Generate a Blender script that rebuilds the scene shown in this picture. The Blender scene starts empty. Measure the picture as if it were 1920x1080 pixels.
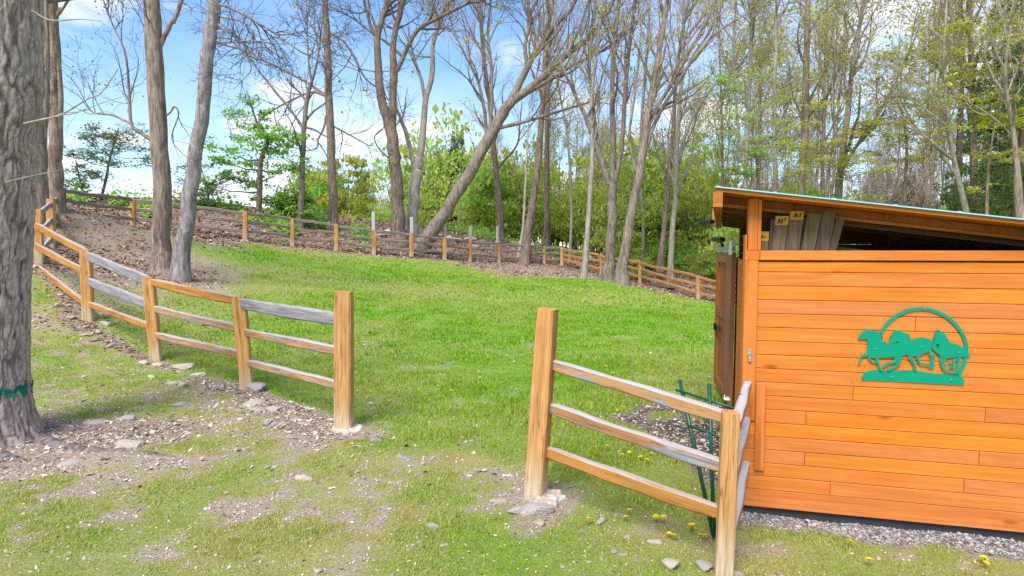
import bpy, math, random
import numpy as np
from mathutils import Vector, Matrix, Euler

rng = np.random.default_rng(11)
RND = random.Random(5)
S = bpy.context.scene
COL = S.collection
F = 1100.0
PITCH = math.atan(70 / F)
CP, SP = math.cos(PITCH), math.sin(PITCH)
CAMZ = 1.7


def P(px, py, d):
    """world point on the ray of photo pixel px,py at distance d ahead"""
    u, v = (px - 960) / F, (540 - py) / F
    y = CP + v * SP
    z = -SP + v * CP
    s = d / y
    return np.array([u * s, d, CAMZ + z * s])


# ------------------------------------------------------------------ noise
def _hash(ix, iy, seed):
    n = (ix.astype(np.int64) * 374761393 + iy.astype(np.int64) * 668265263 + seed * 974634777) & 0xFFFFFFFF
    n = ((n ^ (n >> 13)) * 1274126177) & 0xFFFFFFFF
    n = (n ^ (n >> 16)) & 0xFFFFFFFF
    return n / 4294967295.0


def vnoise(x, y, seed=0):
    x = np.asarray(x, float); y = np.asarray(y, float)
    ix, iy = np.floor(x), np.floor(y)
    fx, fy = x - ix, y - iy
    fx = fx * fx * (3 - 2 * fx); fy = fy * fy * (3 - 2 * fy)
    a = _hash(ix, iy, seed); b = _hash(ix + 1, iy, seed)
    c = _hash(ix, iy + 1, seed); d = _hash(ix + 1, iy + 1, seed)
    return (a * (1 - fx) + b * fx) * (1 - fy) + (c * (1 - fx) + d * fx) * fy


def fbm(x, y, seed=0, o=4):
    t = 0; a = .5; s = 0
    for i in range(o):
        t = t + a * vnoise(np.asarray(x) * 2 ** i, np.asarray(y) * 2 ** i, seed + i * 17)
        s += a; a *= .5
    return t / s


def sm(a, b, x):
    t = np.clip((np.asarray(x, float) - a) / (b - a), 0, 1)
    return t * t * (3 - 2 * t)


# ------------------------------------------------------------------ mesh builder
class MB:
    def __init__(s):
        s.v = []; s.f = []; s.n = 0; s.r = []; s.q = []

    def add(s, verts, faces, mat=0, rnd=0.0, q=0.0):
        verts = np.asarray(verts, float).reshape(-1, 3)
        faces = np.asarray(faces, np.int64)
        s.v.append(verts)
        s.f.append((faces + s.n, mat))
        s.r.append(np.broadcast_to(np.asarray(rnd, float), (len(verts),)).copy())
        s.q.append(np.broadcast_to(np.asarray(q, float), (len(verts),)).copy())
        s.n += len(verts)

    def more(s, faces, mat=0):           # extra faces on the verts added last
        base = s.n - len(s.v[-1])
        s.f.append((np.asarray(faces, np.int64) + base, mat))

    def box(s, lo, hi, mat=0, rnd=0.0, bev=0.0):
        x0, y0, z0 = lo; x1, y1, z1 = hi
        if bev <= 0:
            v = [(x0, y0, z0), (x1, y0, z0), (x1, y1, z0), (x0, y1, z0), (x0, y0, z1), (x1, y0, z1), (x1, y1, z1), (x0, y1, z1)]
            s.add(v, [(0, 3, 2, 1), (4, 5, 6, 7), (0, 1, 5, 4), (1, 2, 6, 5), (2, 3, 7, 6), (3, 0, 4, 7)], mat, rnd)
            return
        b = bev
        v = []
        for sx, X in ((1, x0), (-1, x1)):
            for sy, Y in ((1, y0), (-1, y1)):
                for sz, Z in ((1, z0), (-1, z1)):
                    v += [(X, Y + sy * b, Z + sz * b), (X + sx * b, Y, Z + sz * b), (X + sx * b, Y + sy * b, Z)]
        i = lambda a, c, d, k: (a * 4 + c * 2 + d) * 3 + k
        q = []
        for a in (0, 1):
            q.append([i(a, 0, 0, 0), i(a, 0, 1, 0), i(a, 1, 1, 0), i(a, 1, 0, 0)][::1 if a == 0 else -1])
            q.append([i(0, a, 0, 1), i(1, a, 0, 1), i(1, a, 1, 1), i(0, a, 1, 1)][::1 if a == 0 else -1])
            q.append([i(0, 0, a, 2), i(0, 1, a, 2), i(1, 1, a, 2), i(1, 0, a, 2)][::1 if a == 0 else -1])
            for c in (0, 1):
                q.append([i(a, c, 0, 0), i(a, c, 1, 0), i(a, c, 1, 1), i(a, c, 0, 1)])
                q.append([i(a, 0, c, 0), i(a, 1, c, 0), i(a, 1, c, 2), i(a, 0, c, 2)])
                q.append([i(0, a, c, 1), i(1, a, c, 1), i(1, a, c, 2), i(0, a, c, 2)])
        s.add(v, q, mat, rnd)
        t = [(i(a, c, d, 0), i(a, c, d, 1), i(a, c, d, 2)) for a in (0, 1) for c in (0, 1) for d in (0, 1)]
        s.more(t, mat)

    def hexa(s, c8, mat=0, rnd=0.0):
        s.add(c8, [(0, 3, 2, 1), (4, 5, 6, 7), (0, 1, 5, 4), (1, 2, 6, 5), (2, 3, 7, 6), (3, 0, 4, 7)], mat, rnd)

    def tube(s, pts, rad, n=6, mat=0, rnd=0.0, q=0.0, cap=False):
        pts = np.asarray(pts, float); rad = np.asarray(rad, float)
        k = len(pts)
        t = np.gradient(pts, axis=0)
        t /= np.linalg.norm(t, axis=1)[:, None] + 1e-9
        m = t.mean(0)
        ref = np.array([1., 0, 0]) if abs(m[0]) < abs(m[1]) else np.array([0, 1., 0])
        a = np.cross(t, ref); a /= np.linalg.norm(a, axis=1)[:, None] + 1e-9
        b = np.cross(t, a)
        th = np.arange(n) * (2 * math.pi / n)
        ring = a[:, None, :] * np.cos(th)[None, :, None] + b[:, None, :] * np.sin(th)[None, :, None]
        v = pts[:, None, :] + ring * rad[:, None, None]
        i = np.arange(k - 1)[:, None] * n; j = np.arange(n)[None, :]; j2 = (j + 1) % n
        f = np.stack([i + j, i + n + j, i + n + j2, i + j2], -1).reshape(-1, 4)
        s.add(v.reshape(-1, 3), f, mat, rnd, q)
        if cap:
            s.more([list(range(n - 1, -1, -1))][0:1] if False else [[(k - 1) * n + (n - 1 - x) for x in range(n)], list(range(n))], mat)

    def quads(s, c, u, w, mat=0, rnd=0.0, q=0.0):
        """diamond leaves at c with half axes u, w"""
        c = np.asarray(c)
        v = np.stack([c - u, c + w, c + u, c - w], 1).reshape(-1, 3)
        f = np.arange(len(c) * 4).reshape(-1, 4)
        s.add(v, f, mat, np.repeat(rnd, 4) if np.ndim(rnd) else rnd, np.repeat(q, 4) if np.ndim(q) else q)

    def build(s, name, mats, parent=None, smooth=True, origin=None):
        me = bpy.data.meshes.new(name)
        V = np.concatenate(s.v)
        if origin is not None:
            V = V - np.asarray(origin)
        elif parent is not None and parent.get('_w') is not None:
            V = V - np.array(parent.location)
        loops = np.concatenate([f.ravel() for f, m in s.f])
        tot = np.concatenate([np.full(len(f), f.shape[1], np.int64) for f, m in s.f])
        mi = np.concatenate([np.full(len(f), m, np.int64) for f, m in s.f])
        me.vertices.add(len(V)); me.vertices.foreach_set('co', V.ravel().astype(np.float32))
        me.loops.add(len(loops)); me.loops.foreach_set('vertex_index', loops.astype(np.int32))
        me.polygons.add(len(tot))
        st = np.concatenate([[0], np.cumsum(tot)[:-1]])
        me.polygons.foreach_set('loop_start', st.astype(np.int32))
        try:
            me.polygons.foreach_set('loop_total', tot.astype(np.int32))
        except Exception:
            pass
        me.polygons.foreach_set('material_index', mi.astype(np.int32))
        me.polygons.foreach_set('use_smooth', np.full(len(tot), smooth))
        for nm, arr in (('rnd', s.r), ('q', s.q)):
            at = me.attributes.new(nm, 'FLOAT', 'POINT')
            at.data.foreach_set('value', np.concatenate(arr).astype(np.float32))
        me.update(calc_edges=True)
        me.validate()
        for m in (mats if isinstance(mats, (list, tuple)) else [mats]):
            me.materials.append(m)
        o = bpy.data.objects.new(name, me)
        COL.objects.link(o)
        if parent is not None:
            o.parent = parent
        elif origin is not None:
            o.location = origin
        return o


def empty(name, loc, rz=0.0, world_children=True):
    o = bpy.data.objects.new(name, None); COL.objects.link(o)
    o.location = [float(a) for a in loc]; o.rotation_euler = (0, 0, rz)
    o.empty_display_size = .2
    if world_children:
        o['_w'] = 1
    return o


def tag(o, label=None, cat=None, group=None, kind=None):
    if label: o['label'] = label
    if cat: o['category'] = cat
    if group: o['group'] = group
    if kind: o['kind'] = kind
    return o


def copy_tree(o, parent=None):
    c = o.copy(); COL.objects.link(c)
    if parent: c.parent = parent
    for ch in list(o.children):
        copy_tree(ch, c)
    return c


# ------------------------------------------------------------------ materials
class NT:
    def __init__(s, name, rough=.8, spec=.2):
        s.m = bpy.data.materials.new(name); s.m.use_nodes = True
        s.t = s.m.node_tree; s.n = s.t.nodes; s.l = s.t.links
        s.b = s.n['Principled BSDF']
        s.b.inputs['Roughness'].default_value = rough
        s.b.inputs['Specular IOR Level'].default_value = spec

    def node(s, typ, **kw):
        nd = s.n.new(typ)
        for k, v in kw.items():
            if k == 'i':
                for a, b in v.items():
                    if isinstance(b, bpy.types.NodeSocket): s.l.new(b, nd.inputs[a])
                    else: nd.inputs[a].default_value = b
            else:
                setattr(nd, k, v)
        return nd

    def coord(s, scale=(1, 1, 1), kind='Object'):
        tc = s.node('ShaderNodeTexCoord')
        mp = s.node('ShaderNodeMapping', i={'Vector': tc.outputs[kind], 'Scale': scale})
        return mp.outputs[0]

    def noise(s, vec, scale, detail=5, rough=.55, dist=0.0):
        return s.node('ShaderNodeTexNoise', i={'Vector': vec, 'Scale': scale, 'Detail': detail, 'Roughness': rough, 'Distortion': dist}).outputs[0]

    def ramp(s, fac, stops, interp='LINEAR'):
        r = s.node('ShaderNodeValToRGB', i={'Fac': fac})
        r.color_ramp.interpolation = interp
        e = r.color_ramp.elements
        while len(e) < len(stops): e.new(.5)
        for el, (p, c) in zip(e, stops):
            el.position = p
            el.color = (c, c, c, 1) if isinstance(c, (int, float)) else (*c, 1)
        return r.outputs[0]

    def mix(s, fac, a, b, blend='MIX'):
        nd = s.node('ShaderNodeMix', data_type='RGBA', blend_type=blend)
        for sock, val in ((nd.inputs[0], fac), (nd.inputs[6], a), (nd.inputs[7], b)):
            if isinstance(val, bpy.types.NodeSocket): s.l.new(val, sock)
            elif isinstance(val, (int, float)): sock.default_value = val
            else: sock.default_value = (*val, 1)
        return nd.outputs[2]

    def math(s, op, a, b=0.0, clamp=False):
        nd = s.node('ShaderNodeMath', operation=op, use_clamp=clamp)
        for i, val in enumerate((a, b)):
            if isinstance(val, bpy.types.NodeSocket): s.l.new(val, nd.inputs[i])
            else: nd.inputs[i].default_value = val
        return nd.outputs[0]

    def attr(s, nm):
        return s.node('ShaderNodeAttribute', attribute_name=nm).outputs['Fac']

    def color(s, c):
        if isinstance(c, bpy.types.NodeSocket): s.l.new(c, s.b.inputs['Base Color'])
        else: s.b.inputs['Base Color'].default_value = (*c, 1)

    def bump(s, h, strength=.4, dist=.01):
        b = s.node('ShaderNodeBump', i={'Height': h, 'Strength': strength, 'Distance': dist})
        s.l.new(b.outputs[0], s.b.inputs['Normal'])

    def hsv(s, c, h=.5, sa=1.0, v=1.0):
        nd = s.node('ShaderNodeHueSaturation')
        for k, val in (('Hue', h), ('Saturation', sa), ('Value', v), ('Color', c)):
            if isinstance(val, bpy.types.NodeSocket): s.l.new(val, nd.inputs[k])
            else: nd.inputs[k].default_value = val
        return nd.outputs[0]


def wood_mat(name, light, dark, axis='x', grey=0.0, topgrey=0.0, knots=True, basefade=False, crack=.5, rough=.8):
    t = NT(name, rough, .12)
    oi = t.node('ShaderNodeObjectInfo').outputs['Random']
    tc = t.node('ShaderNodeTexCoord').outputs['Object']
    rnd = t.attr('rnd')
    off = t.math('MULTIPLY', t.math('ADD', oi, rnd), 37.0)
    cx = t.node('ShaderNodeCombineXYZ', i={'X': off, 'Y': off, 'Z': off}).outputs[0]
    vv = t.node('ShaderNodeVectorMath', operation='ADD', i={0: tc, 1: cx}).outputs[0]
    def mp(a, b):
        sc = (a, b, b) if axis == 'x' else (b, b, a)
        return t.node('ShaderNodeMapping', i={'Vector': vv, 'Scale': sc}).outputs[0]
    grain = t.noise(mp(2.0, 45), 1.0, 6, .6, .4)
    broad = t.noise(mp(1.2, 5), 1.0, 4, .55, .6)
    streak = t.noise(mp(1.1, 17), 1.0, 5, .62, .5)
    c = t.mix(t.ramp(grain, [(.28, 0), (.72, 1)]), dark, light)
    c = t.mix(t.ramp(streak, [(.40, .62 if axis == 'z' or topgrey else .30), (.58, 0)]), c, [d * .62 for d in dark])
    mid = [a * .5 + b * .5 for a, b in zip(light, dark)]
    c = t.mix(t.ramp(broad, [(.38, 0), (.68, .75)]), c, [m * 1.0 for m in mid])
    blot = t.noise(mp(1.0, 3.2), 1.0, 5, .62, .8)
    c = t.mix(t.ramp(blot, [(.50, 0), (.68, .55)]), c, [dark[0] * 1.02, dark[1] * .92, dark[2] * .8])
    # per board tint
    c = t.hsv(c, t.math('ADD', .4975, t.math('MULTIPLY', rnd, .005)), t.math('ADD', .97, t.math('MULTIPLY', rnd, .06)), t.math('ADD', .93, t.math('MULTIPLY', rnd, .14)))
    if knots:
        vo = t.node('ShaderNodeTexVoronoi', i={'Vector': mp(2.2, 7.0), 'Scale': 1.0})
        kn = t.ramp(vo.outputs['Distance'], [(.04, 1), (.13, 0)])
        ksel = t.ramp(t.node('ShaderNodeSeparateColor', i={0: vo.outputs['Color']}).outputs[0], [(.60, 0), (.62, 1)])
        c = t.mix(t.math('MULTIPLY', t.math('MULTIPLY', kn, ksel), .75), c, [d * .45 for d in dark])
    cr = t.ramp(t.noise(mp(1.6, 70), 1.0, 3, .5, .2), [(.70, 0), (.76, 1)])
    c = t.mix(t.math('MULTIPLY', cr, crack), c, [d * .35 for d in dark])
    ln = t.math('ABSOLUTE', t.math('SUBTRACT', t.noise(mp(.9, 24), 1.0, 2, .5, .3), .5))
    c = t.mix(t.math('MULTIPLY', t.ramp(ln, [(.0, 1), (.022, 0)]), crack), c, [d * .28 for d in dark])
    gcol = t.ramp(grain, [(.3, (.15, .14, .15)), (.7, (.42, .40, .42))])
    if grey > 0:
        gm = t.ramp(t.noise(mp(2.6, 22), 1.0, 6, .68, .8), [(.68 - grey * .42, 0), (.74 - grey * .42, 1)])
        c = t.mix(gm, c, gcol)
    if topgrey > 0:
        nz = t.node('ShaderNodeSeparateXYZ', i={0: t.node('ShaderNodeTexCoord').outputs['Normal']}).outputs[2]
        c = t.mix(t.math('MULTIPLY', t.ramp(nz, [(.45, 0), (.8, 1)]), topgrey), c, t.mix(.6, gcol, (.55, .53, .54)))
    if basefade:
        z = t.node('ShaderNodeSeparateXYZ', i={0: tc}).outputs[2]
        zz = t.math('ADD', z, t.math('MULTIPLY', t.math('SUBTRACT', broad, .5), .5))
        c = t.mix(t.ramp(zz, [(.08, .75), (.38, 0)]), c, t.ramp(grain, [(.3, (.40, .33, .22)), (.7, (.72, .62, .45))]))
    t.color(c)
    t.bump(t.math('SUBTRACT', grain, t.math('MULTIPLY', cr, .8)), .35, .006)
    return t.m


def bark_mat(name, dark, light, lichen=(.42, .42, .36), lich=.25, zs=3.0, xs=26.0, bump=.8):
    t = NT(name, .95, .05)
    oi = t.node('ShaderNodeObjectInfo').outputs['Random']
    v = t.coord((xs, xs, zs))
    n1 = t.noise(v, 1.0, 6, .65, .5)
    n2 = t.noise(t.coord((2, 2, 1.1)), 1.0, 4, .6, .3)
    n3 = t.noise(t.coord((11, 11, 7)), 1.0, 5, .6, .3)
    c = t.ramp(n1, [(.36, dark), (.62, light)])
    c = t.mix(t.ramp(n2, [(.45, 0), (.65, .35)]), c, [x * 1.15 for x in light])
    c = t.mix(t.ramp(t.noise(t.coord((xs * .35, xs * .35, zs * .8)), 1.0, 4, .6, .6), [(.38, .7), (.55, 0)]), c, [x * .9 for x in dark])
    c = t.mix(t.math('MULTIPLY', t.ramp(n3, [(.58, 0), (.66, 1)]), lich), c, lichen)
    c = t.hsv(c, .5, t.math('ADD', .85, t.math('MULTIPLY', oi, .3)), t.math('ADD', .85, t.math('MULTIPLY', oi, .3)))
    t.color(c)
    t.bump(n1, bump, .02)
    return t.m


def leaf_mat(name, c0, c1, trans=.35, objvar=.0, rough=.55):
    t = NT(name, rough, .2)
    rnd = t.attr('rnd')
    oi = t.node('ShaderNodeObjectInfo').outputs['Random']
    c = t.ramp(rnd, [(0, c0), (1, c1)])
    if objvar:
        c = t.hsv(c, t.math('ADD', .5 - objvar * .5, t.math('MULTIPLY', oi, objvar)), 1.0, t.math('ADD', .8, t.math('MULTIPLY', oi, .4)))
    t.color(c)
    tr = t.node('ShaderNodeBsdfTranslucent', i={'Color': c})
    mx = t.node('ShaderNodeMixShader', i={0: trans, 1: t.b.outputs[0], 2: tr.outputs[0]})
    t.l.new(mx.outputs[0], t.n['Material Output'].inputs[0])
    return t.m


def plain(name, col, rough=.5, spec=.4, metal=0.0, var=.25, scale=20):
    t = NT(name, rough, spec)
    n = t.noise(t.coord(), scale, 4)
    t.color(t.mix(n, [c * (1 - var) for c in col], [min(1, c * (1 + var)) for c in col]))
    t.b.inputs['Metallic'].default_value = metal
    t.bump(n, .08, .004)
    return t.m


M = {}
M['siding'] = wood_mat('stained_siding', (.84, .29, .068), (.58, .155, .027), 'x', crack=.12)
M['trim'] = wood_mat('stained_trim', (.82, .275, .068), (.63, .175, .034), 'x', crack=.12)
M['roof_trim'] = wood_mat('browner_stained_roof_trim', (.60, .225, .052), (.38, .12, .024), 'x', crack=.25)
M['trim_z'] = wood_mat('stained_trim_vertical', (.81, .265, .064), (.61, .168, .032), 'z', crack=.2)
M['door_wood'] = wood_mat('shaded_door_wood', (.50, .19, .055), (.30, .10, .03), 'z', crack=.3)  # orange stain in a darker copy, shade put into the colour
M['door_frame'] = wood_mat('weathered_door_frame', (.44, .225, .12), (.28, .125, .06), 'z', crack=.3)
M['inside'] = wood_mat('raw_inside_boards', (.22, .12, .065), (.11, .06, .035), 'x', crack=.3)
M['post'] = wood_mat('split_cedar_post', (.78, .45, .185), (.52, .245, .08), 'z', basefade=True, crack=.75)
M['rail'] = wood_mat('split_cedar_rail', (.64, .36, .17), (.40, .20, .09), 'x', grey=.42, topgrey=.95, crack=.6)
M['rail_o'] = wood_mat('orange_cedar_rail', (.68, .34, .095), (.42, .18, .045), 'x', grey=.06, topgrey=.75, crack=.5)
M['rail_g'] = wood_mat('grey_weathered_rail', (.42, .40, .41), (.20, .185, .19), 'x', grey=.75, topgrey=.9, crack=.7)
M['far_rail'] = wood_mat('far_weathered_rail', (.40, .30, .25), (.20, .14, .115), 'x', grey=.35, topgrey=.8, crack=.5)
M['old_plank'] = wood_mat('old_grey_plank', (.27, .195, .135), (.13, .09, .062), 'z', crack=.6)
M['green_plank'] = wood_mat('mossy_grey_plank', (.20, .17, .105), (.10, .085, .05), 'z', crack=.6)
M['yellow'] = plain('yellow_paint', (.46, .27, .04), .7, .2, var=.3, scale=30)
M['ink'] = plain('dark_ink', (.03, .025, .02), .8, .1)
# rock
def rock_mat(name, a, b):
    t = NT(name, .95, .1)
    oi = t.node('ShaderNodeObjectInfo').outputs['Random']
    n = t.noise(t.coord(), 9, 6, .65)
    n2 = t.noise(t.coord(), 45, 4, .6)
    c = t.ramp(n, [(.3, a), (.7, b)])
    c = t.mix(t.ramp(n2, [(.45, 0), (.7, .5)]), c, [x * .6 for x in a])
    c = t.hsv(c, .5, t.math('ADD', .7, t.math('MULTIPLY', oi, .7)), t.math('ADD', .75, t.math('MULTIPLY', oi, .5)))
    t.color(c); t.bump(t.math('ADD', n, t.math('MULTIPLY', n2, .4)), .7, .03)
    return t.m
M['concrete'] = rock_mat('pale_concrete', (.42, .36, .29), (.74, .68, .60))
M['black'] = plain('black_plastic', (.012, .012, .014), .4, .4)
M['shadow_skid'] = plain('shadow_dark_skid', (.05, .05, .055), .8, .2)  # near black, so the colour carries the shadow gap under the siding
M['steel'] = plain('galvanised_steel', (.36, .45, .55), .4, .5, .7)
M['white_metal'] = plain('white_enamel', (.75, .75, .72), .4, .4)
M['brass'] = plain('dull_nickel', (.55, .52, .46), .35, .5, .8)
M['roof'] = plain('pale_blue_roof_metal', (.34, .62, .72), .35, .5, .15, var=.1)
M['green_metal'] = plain('green_painted_metal', (.0, .29, .165), .6, .2, var=.12, scale=8)
M['dark_green'] = plain('green_coated_stake', (.006, .085, .045), .35, .5)
M['paint_ring'] = plain('teal_paint_mark', (.01, .19, .13), .8, .1, var=.4, scale=60)
M['white_post'] = plain('peeling_white_post', (.46, .45, .41), .8, .2, var=.4, scale=25)

M['rock'] = rock_mat('field_stone', (.46, .39, .33), (.78, .70, .61))

M['oak'] = bark_mat('furrowed_oak_bark', (.085, .065, .06), (.33, .27, .25), (.40, .38, .34), .25, 2.2, 20, .5)
M['bark_grey'] = bark_mat('grey_brown_bark', (.14, .10, .083), (.40, .315, .26))
M['bark_purple'] = bark_mat('purplish_grey_bark', (.15, .125, .125), (.38, .34, .34), (.55, .56, .48), .45)
M['bark_dark'] = bark_mat('dark_brown_bark', (.095, .07, .057), (.30, .228, .185))
M['bark_pale'] = bark_mat('pale_grey_bark', (.24, .20, .17), (.48, .43, .38), (.6, .57, .5), .4)
M['bark_white'] = bark_mat('whitish_birch_bark', (.40, .37, .30), (.68, .65, .56), (.25, .22, .2), .4)
M['twig'] = bark_mat('bare_twig_bark', (.24, .185, .15), (.46, .38, .32), bump=.2)
M['twig_dark'] = bark_mat('dark_twig_bark', (.085, .075, .08), (.19, .165, .165), bump=.2)
M['leaf_y'] = leaf_mat('yellow_green_spring_leaf', (.40, .46, .04), (.66, .62, .08), .5, .03)
M['leaf_g'] = leaf_mat('bright_green_spring_leaf', (.26, .48, .07), (.52, .70, .15), .6, .05)
M['leaf_shrub'] = leaf_mat('understory_leaf', (.36, .50, .07), (.66, .74, .17), .6, .06)
M['leaf_teal'] = leaf_mat('blue_green_leaf', (.16, .44, .07), (.42, .66, .10), .55)
M['leaf_dull'] = leaf_mat('small_dull_leaf', (.11, .19, .10), (.28, .35, .13), .4)
M['needle'] = leaf_mat('pine_needles', (.10, .19, .055), (.27, .37, .12), .4, .04)
M['leaf_ever'] = leaf_mat('dark_evergreen_leaf', (.02, .06, .015), (.06, .13, .03), .2)
M['bud_red'] = leaf_mat('reddish_bud', (.36, .23, .14), (.52, .40, .22), .35)
M['dandelion'] = leaf_mat('dandelion_petal', (.92, .70, .01), (.95, .78, .02), .2)

# ------------------------------------------------------------------ terrain
CTRL = []
def ctl(px, py, d): CTRL.append(P(px, py, d))

FARPOSTS = [(250, 430, 21), (460, 450, 22.5), (548, 462, 24), (630, 470, 25), (701, 478, 26), (771, 482, 27), (833, 487, 28.5),
            (881, 491, 30), (936, 493, 31.5), (1021, 496, 33), (1054, 498, 33), (1200, 532, 30), (1309, 563, 27)]
for a in FARPOSTS: ctl(*a)
for a in [(163, 600, 10), (283, 675, 8.5), (460, 730, 7.1), (645, 803, 5.5), (1003, 935, 3.95), (1356, 1082, 3.02),
          (70, 490, 12), (96, 464, 14), (117, 413, 18), (305, 512, 14), (335, 527, 13.5), (1140, 525, 26.5), (1164, 534, 25), (1094, 525, 27),
          (40, 838, 5.0), (985, 490, 32.5),
          # bank beyond the far fence
          (180, 388, 22.5), (270, 386, 24), (400, 394, 25.5), (520, 410, 27), (630, 432, 28.5), (720, 441, 29.5), (830, 451, 31.5),
          (940, 458, 34.5), (1040, 468, 36.5), (1120, 487, 36), (1210, 505, 33.5), (1320, 528, 30.5), (75, 384, 15.5), (104, 377, 16.5)]:
    ctl(*a)
CTRL += [np.array(a, float) for a in [
    (-40, 45, 0.8), (-20, 42, 2.4), (-3, 48, 1.9), (6, 46, 1.7), (18, 45, .6), (30, 45, .5), (30, 25, -.7), (14, 27, -.7), (60, 60, .5), (-60, 20, 1), (60, 0, -.4), (-30, -10, -.3),
    (30, -10, -.3), (0, -30, -.2), (-60, 80, -1), (0, 90, 1.0), (80, 100, 1), (15, 14, -.3), (8, 12, .02), (3, 9, .0), (3.2, 3.4, 0), (6, 3, 0), (6, 7, 0),
    (0, 0, 0), (-6, 0, -.02), (6, 0, 0), (0, -6, 0), (-2.5, 3, 0), (0, 6.5, .0), (2.2, 5, 0), (-20, 6, .8), (-9, 6, .25), (0, 16, .30), (-4, 13, .42), (4.5, 19, .12), (-1.5, 22, .62), (1.8, 7.5, 0)]]
CT = np.array(CTRL)


def _phi(r2):
    return .5 * r2 * np.log(r2 + 1e-9)


def _fit():
    n = len(CT)
    d2 = ((CT[:, None, :2] - CT[None, :, :2]) ** 2).sum(-1)
    A = np.zeros((n + 3, n + 3))
    A[:n, :n] = _phi(d2) + np.eye(n) * .6
    A[:n, n] = 1; A[:n, n + 1:n + 3] = CT[:, :2]
    A[n, :n] = 1; A[n + 1:n + 3, :n] = CT[:, :2].T
    b = np.concatenate([CT[:, 2], [0, 0, 0]])
    return np.linalg.solve(A, b)


WT = _fit()


def H(x, y):
    x = np.asarray(x, float); y = np.asarray(y, float)
    sh = np.broadcast(x, y).shape
    xf = np.broadcast_to(x, sh).ravel(); yf = np.broadcast_to(y, sh).ravel()
    out = np.empty(len(xf))
    n = len(CT)
    for i in range(0, len(xf), 40000):
        a, b = xf[i:i + 40000], yf[i:i + 40000]
        d2 = (a[:, None] - CT[None, :, 0]) ** 2 + (b[:, None] - CT[None, :, 1]) ** 2
        out[i:i + 40000] = _phi(d2) @ WT[:n] + WT[n] + WT[n + 1] * a + WT[n + 2] * b
    far = sm(60, 100, np.hypot(xf, yf - 20))
    out = out * (1 - far) + (-.5) * far
    # small bumps
    near = 1 - sm(25, 60, yf)
    out = out + near * ((fbm(xf * 1.3, yf * 1.3, 3, 3) - .5) * .05 + (fbm(xf * 7, yf * 7, 9, 2) - .5) * .018)
    return out.reshape(sh)


def Hs(x, y):
    return float(H(np.array([x]), np.array([y]))[0])


# shed frame
SHED_O = P(1388, 950, 3.72); SHED_O[2] = 0
SHED_A = math.atan(.248)
fdir = np.array([math.cos(SHED_A), -math.sin(SHED_A)]); bdir = np.array([math.sin(SHED_A), math.cos(SHED_A)])


def shed_st(x, y):
    dx, dy = x - SHED_O[0], y - SHED_O[1]
    return dx * fdir[0] + dy * fdir[1], dx * bdir[0] + dy * bdir[1]


def segdist(x, y, poly):
    best = np.full(np.shape(x), 1e9)
    for (ax, ay), (bx, by) in zip(poly[:-1], poly[1:]):
        dx, dy = bx - ax, by - ay
        t = np.clip(((x - ax) * dx + (y - ay) * dy) / (dx * dx + dy * dy), 0, 1)
        best = np.minimum(best, np.hypot(x - ax - t * dx, y - ay - t * dy))
    return best


LEFTFENCE = [P(645, 803, 5.5)[:2], P(460, 730, 7.1)[:2], P(283, 675, 8.5)[:2], P(163, 600, 10)[:2], P(70, 490, 12)[:2]]
FX = [-30, -20, -14.2] + [P(*a)[0] for a in FARPOSTS] + [14, 30]
FY = [6, 9, 15] + [a[2] for a in FARPOSTS] + [20, 10]
OAK = P(-22, 838, 5.2)[:2]
PAIR = P(318, 520, 14)[:2]


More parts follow.
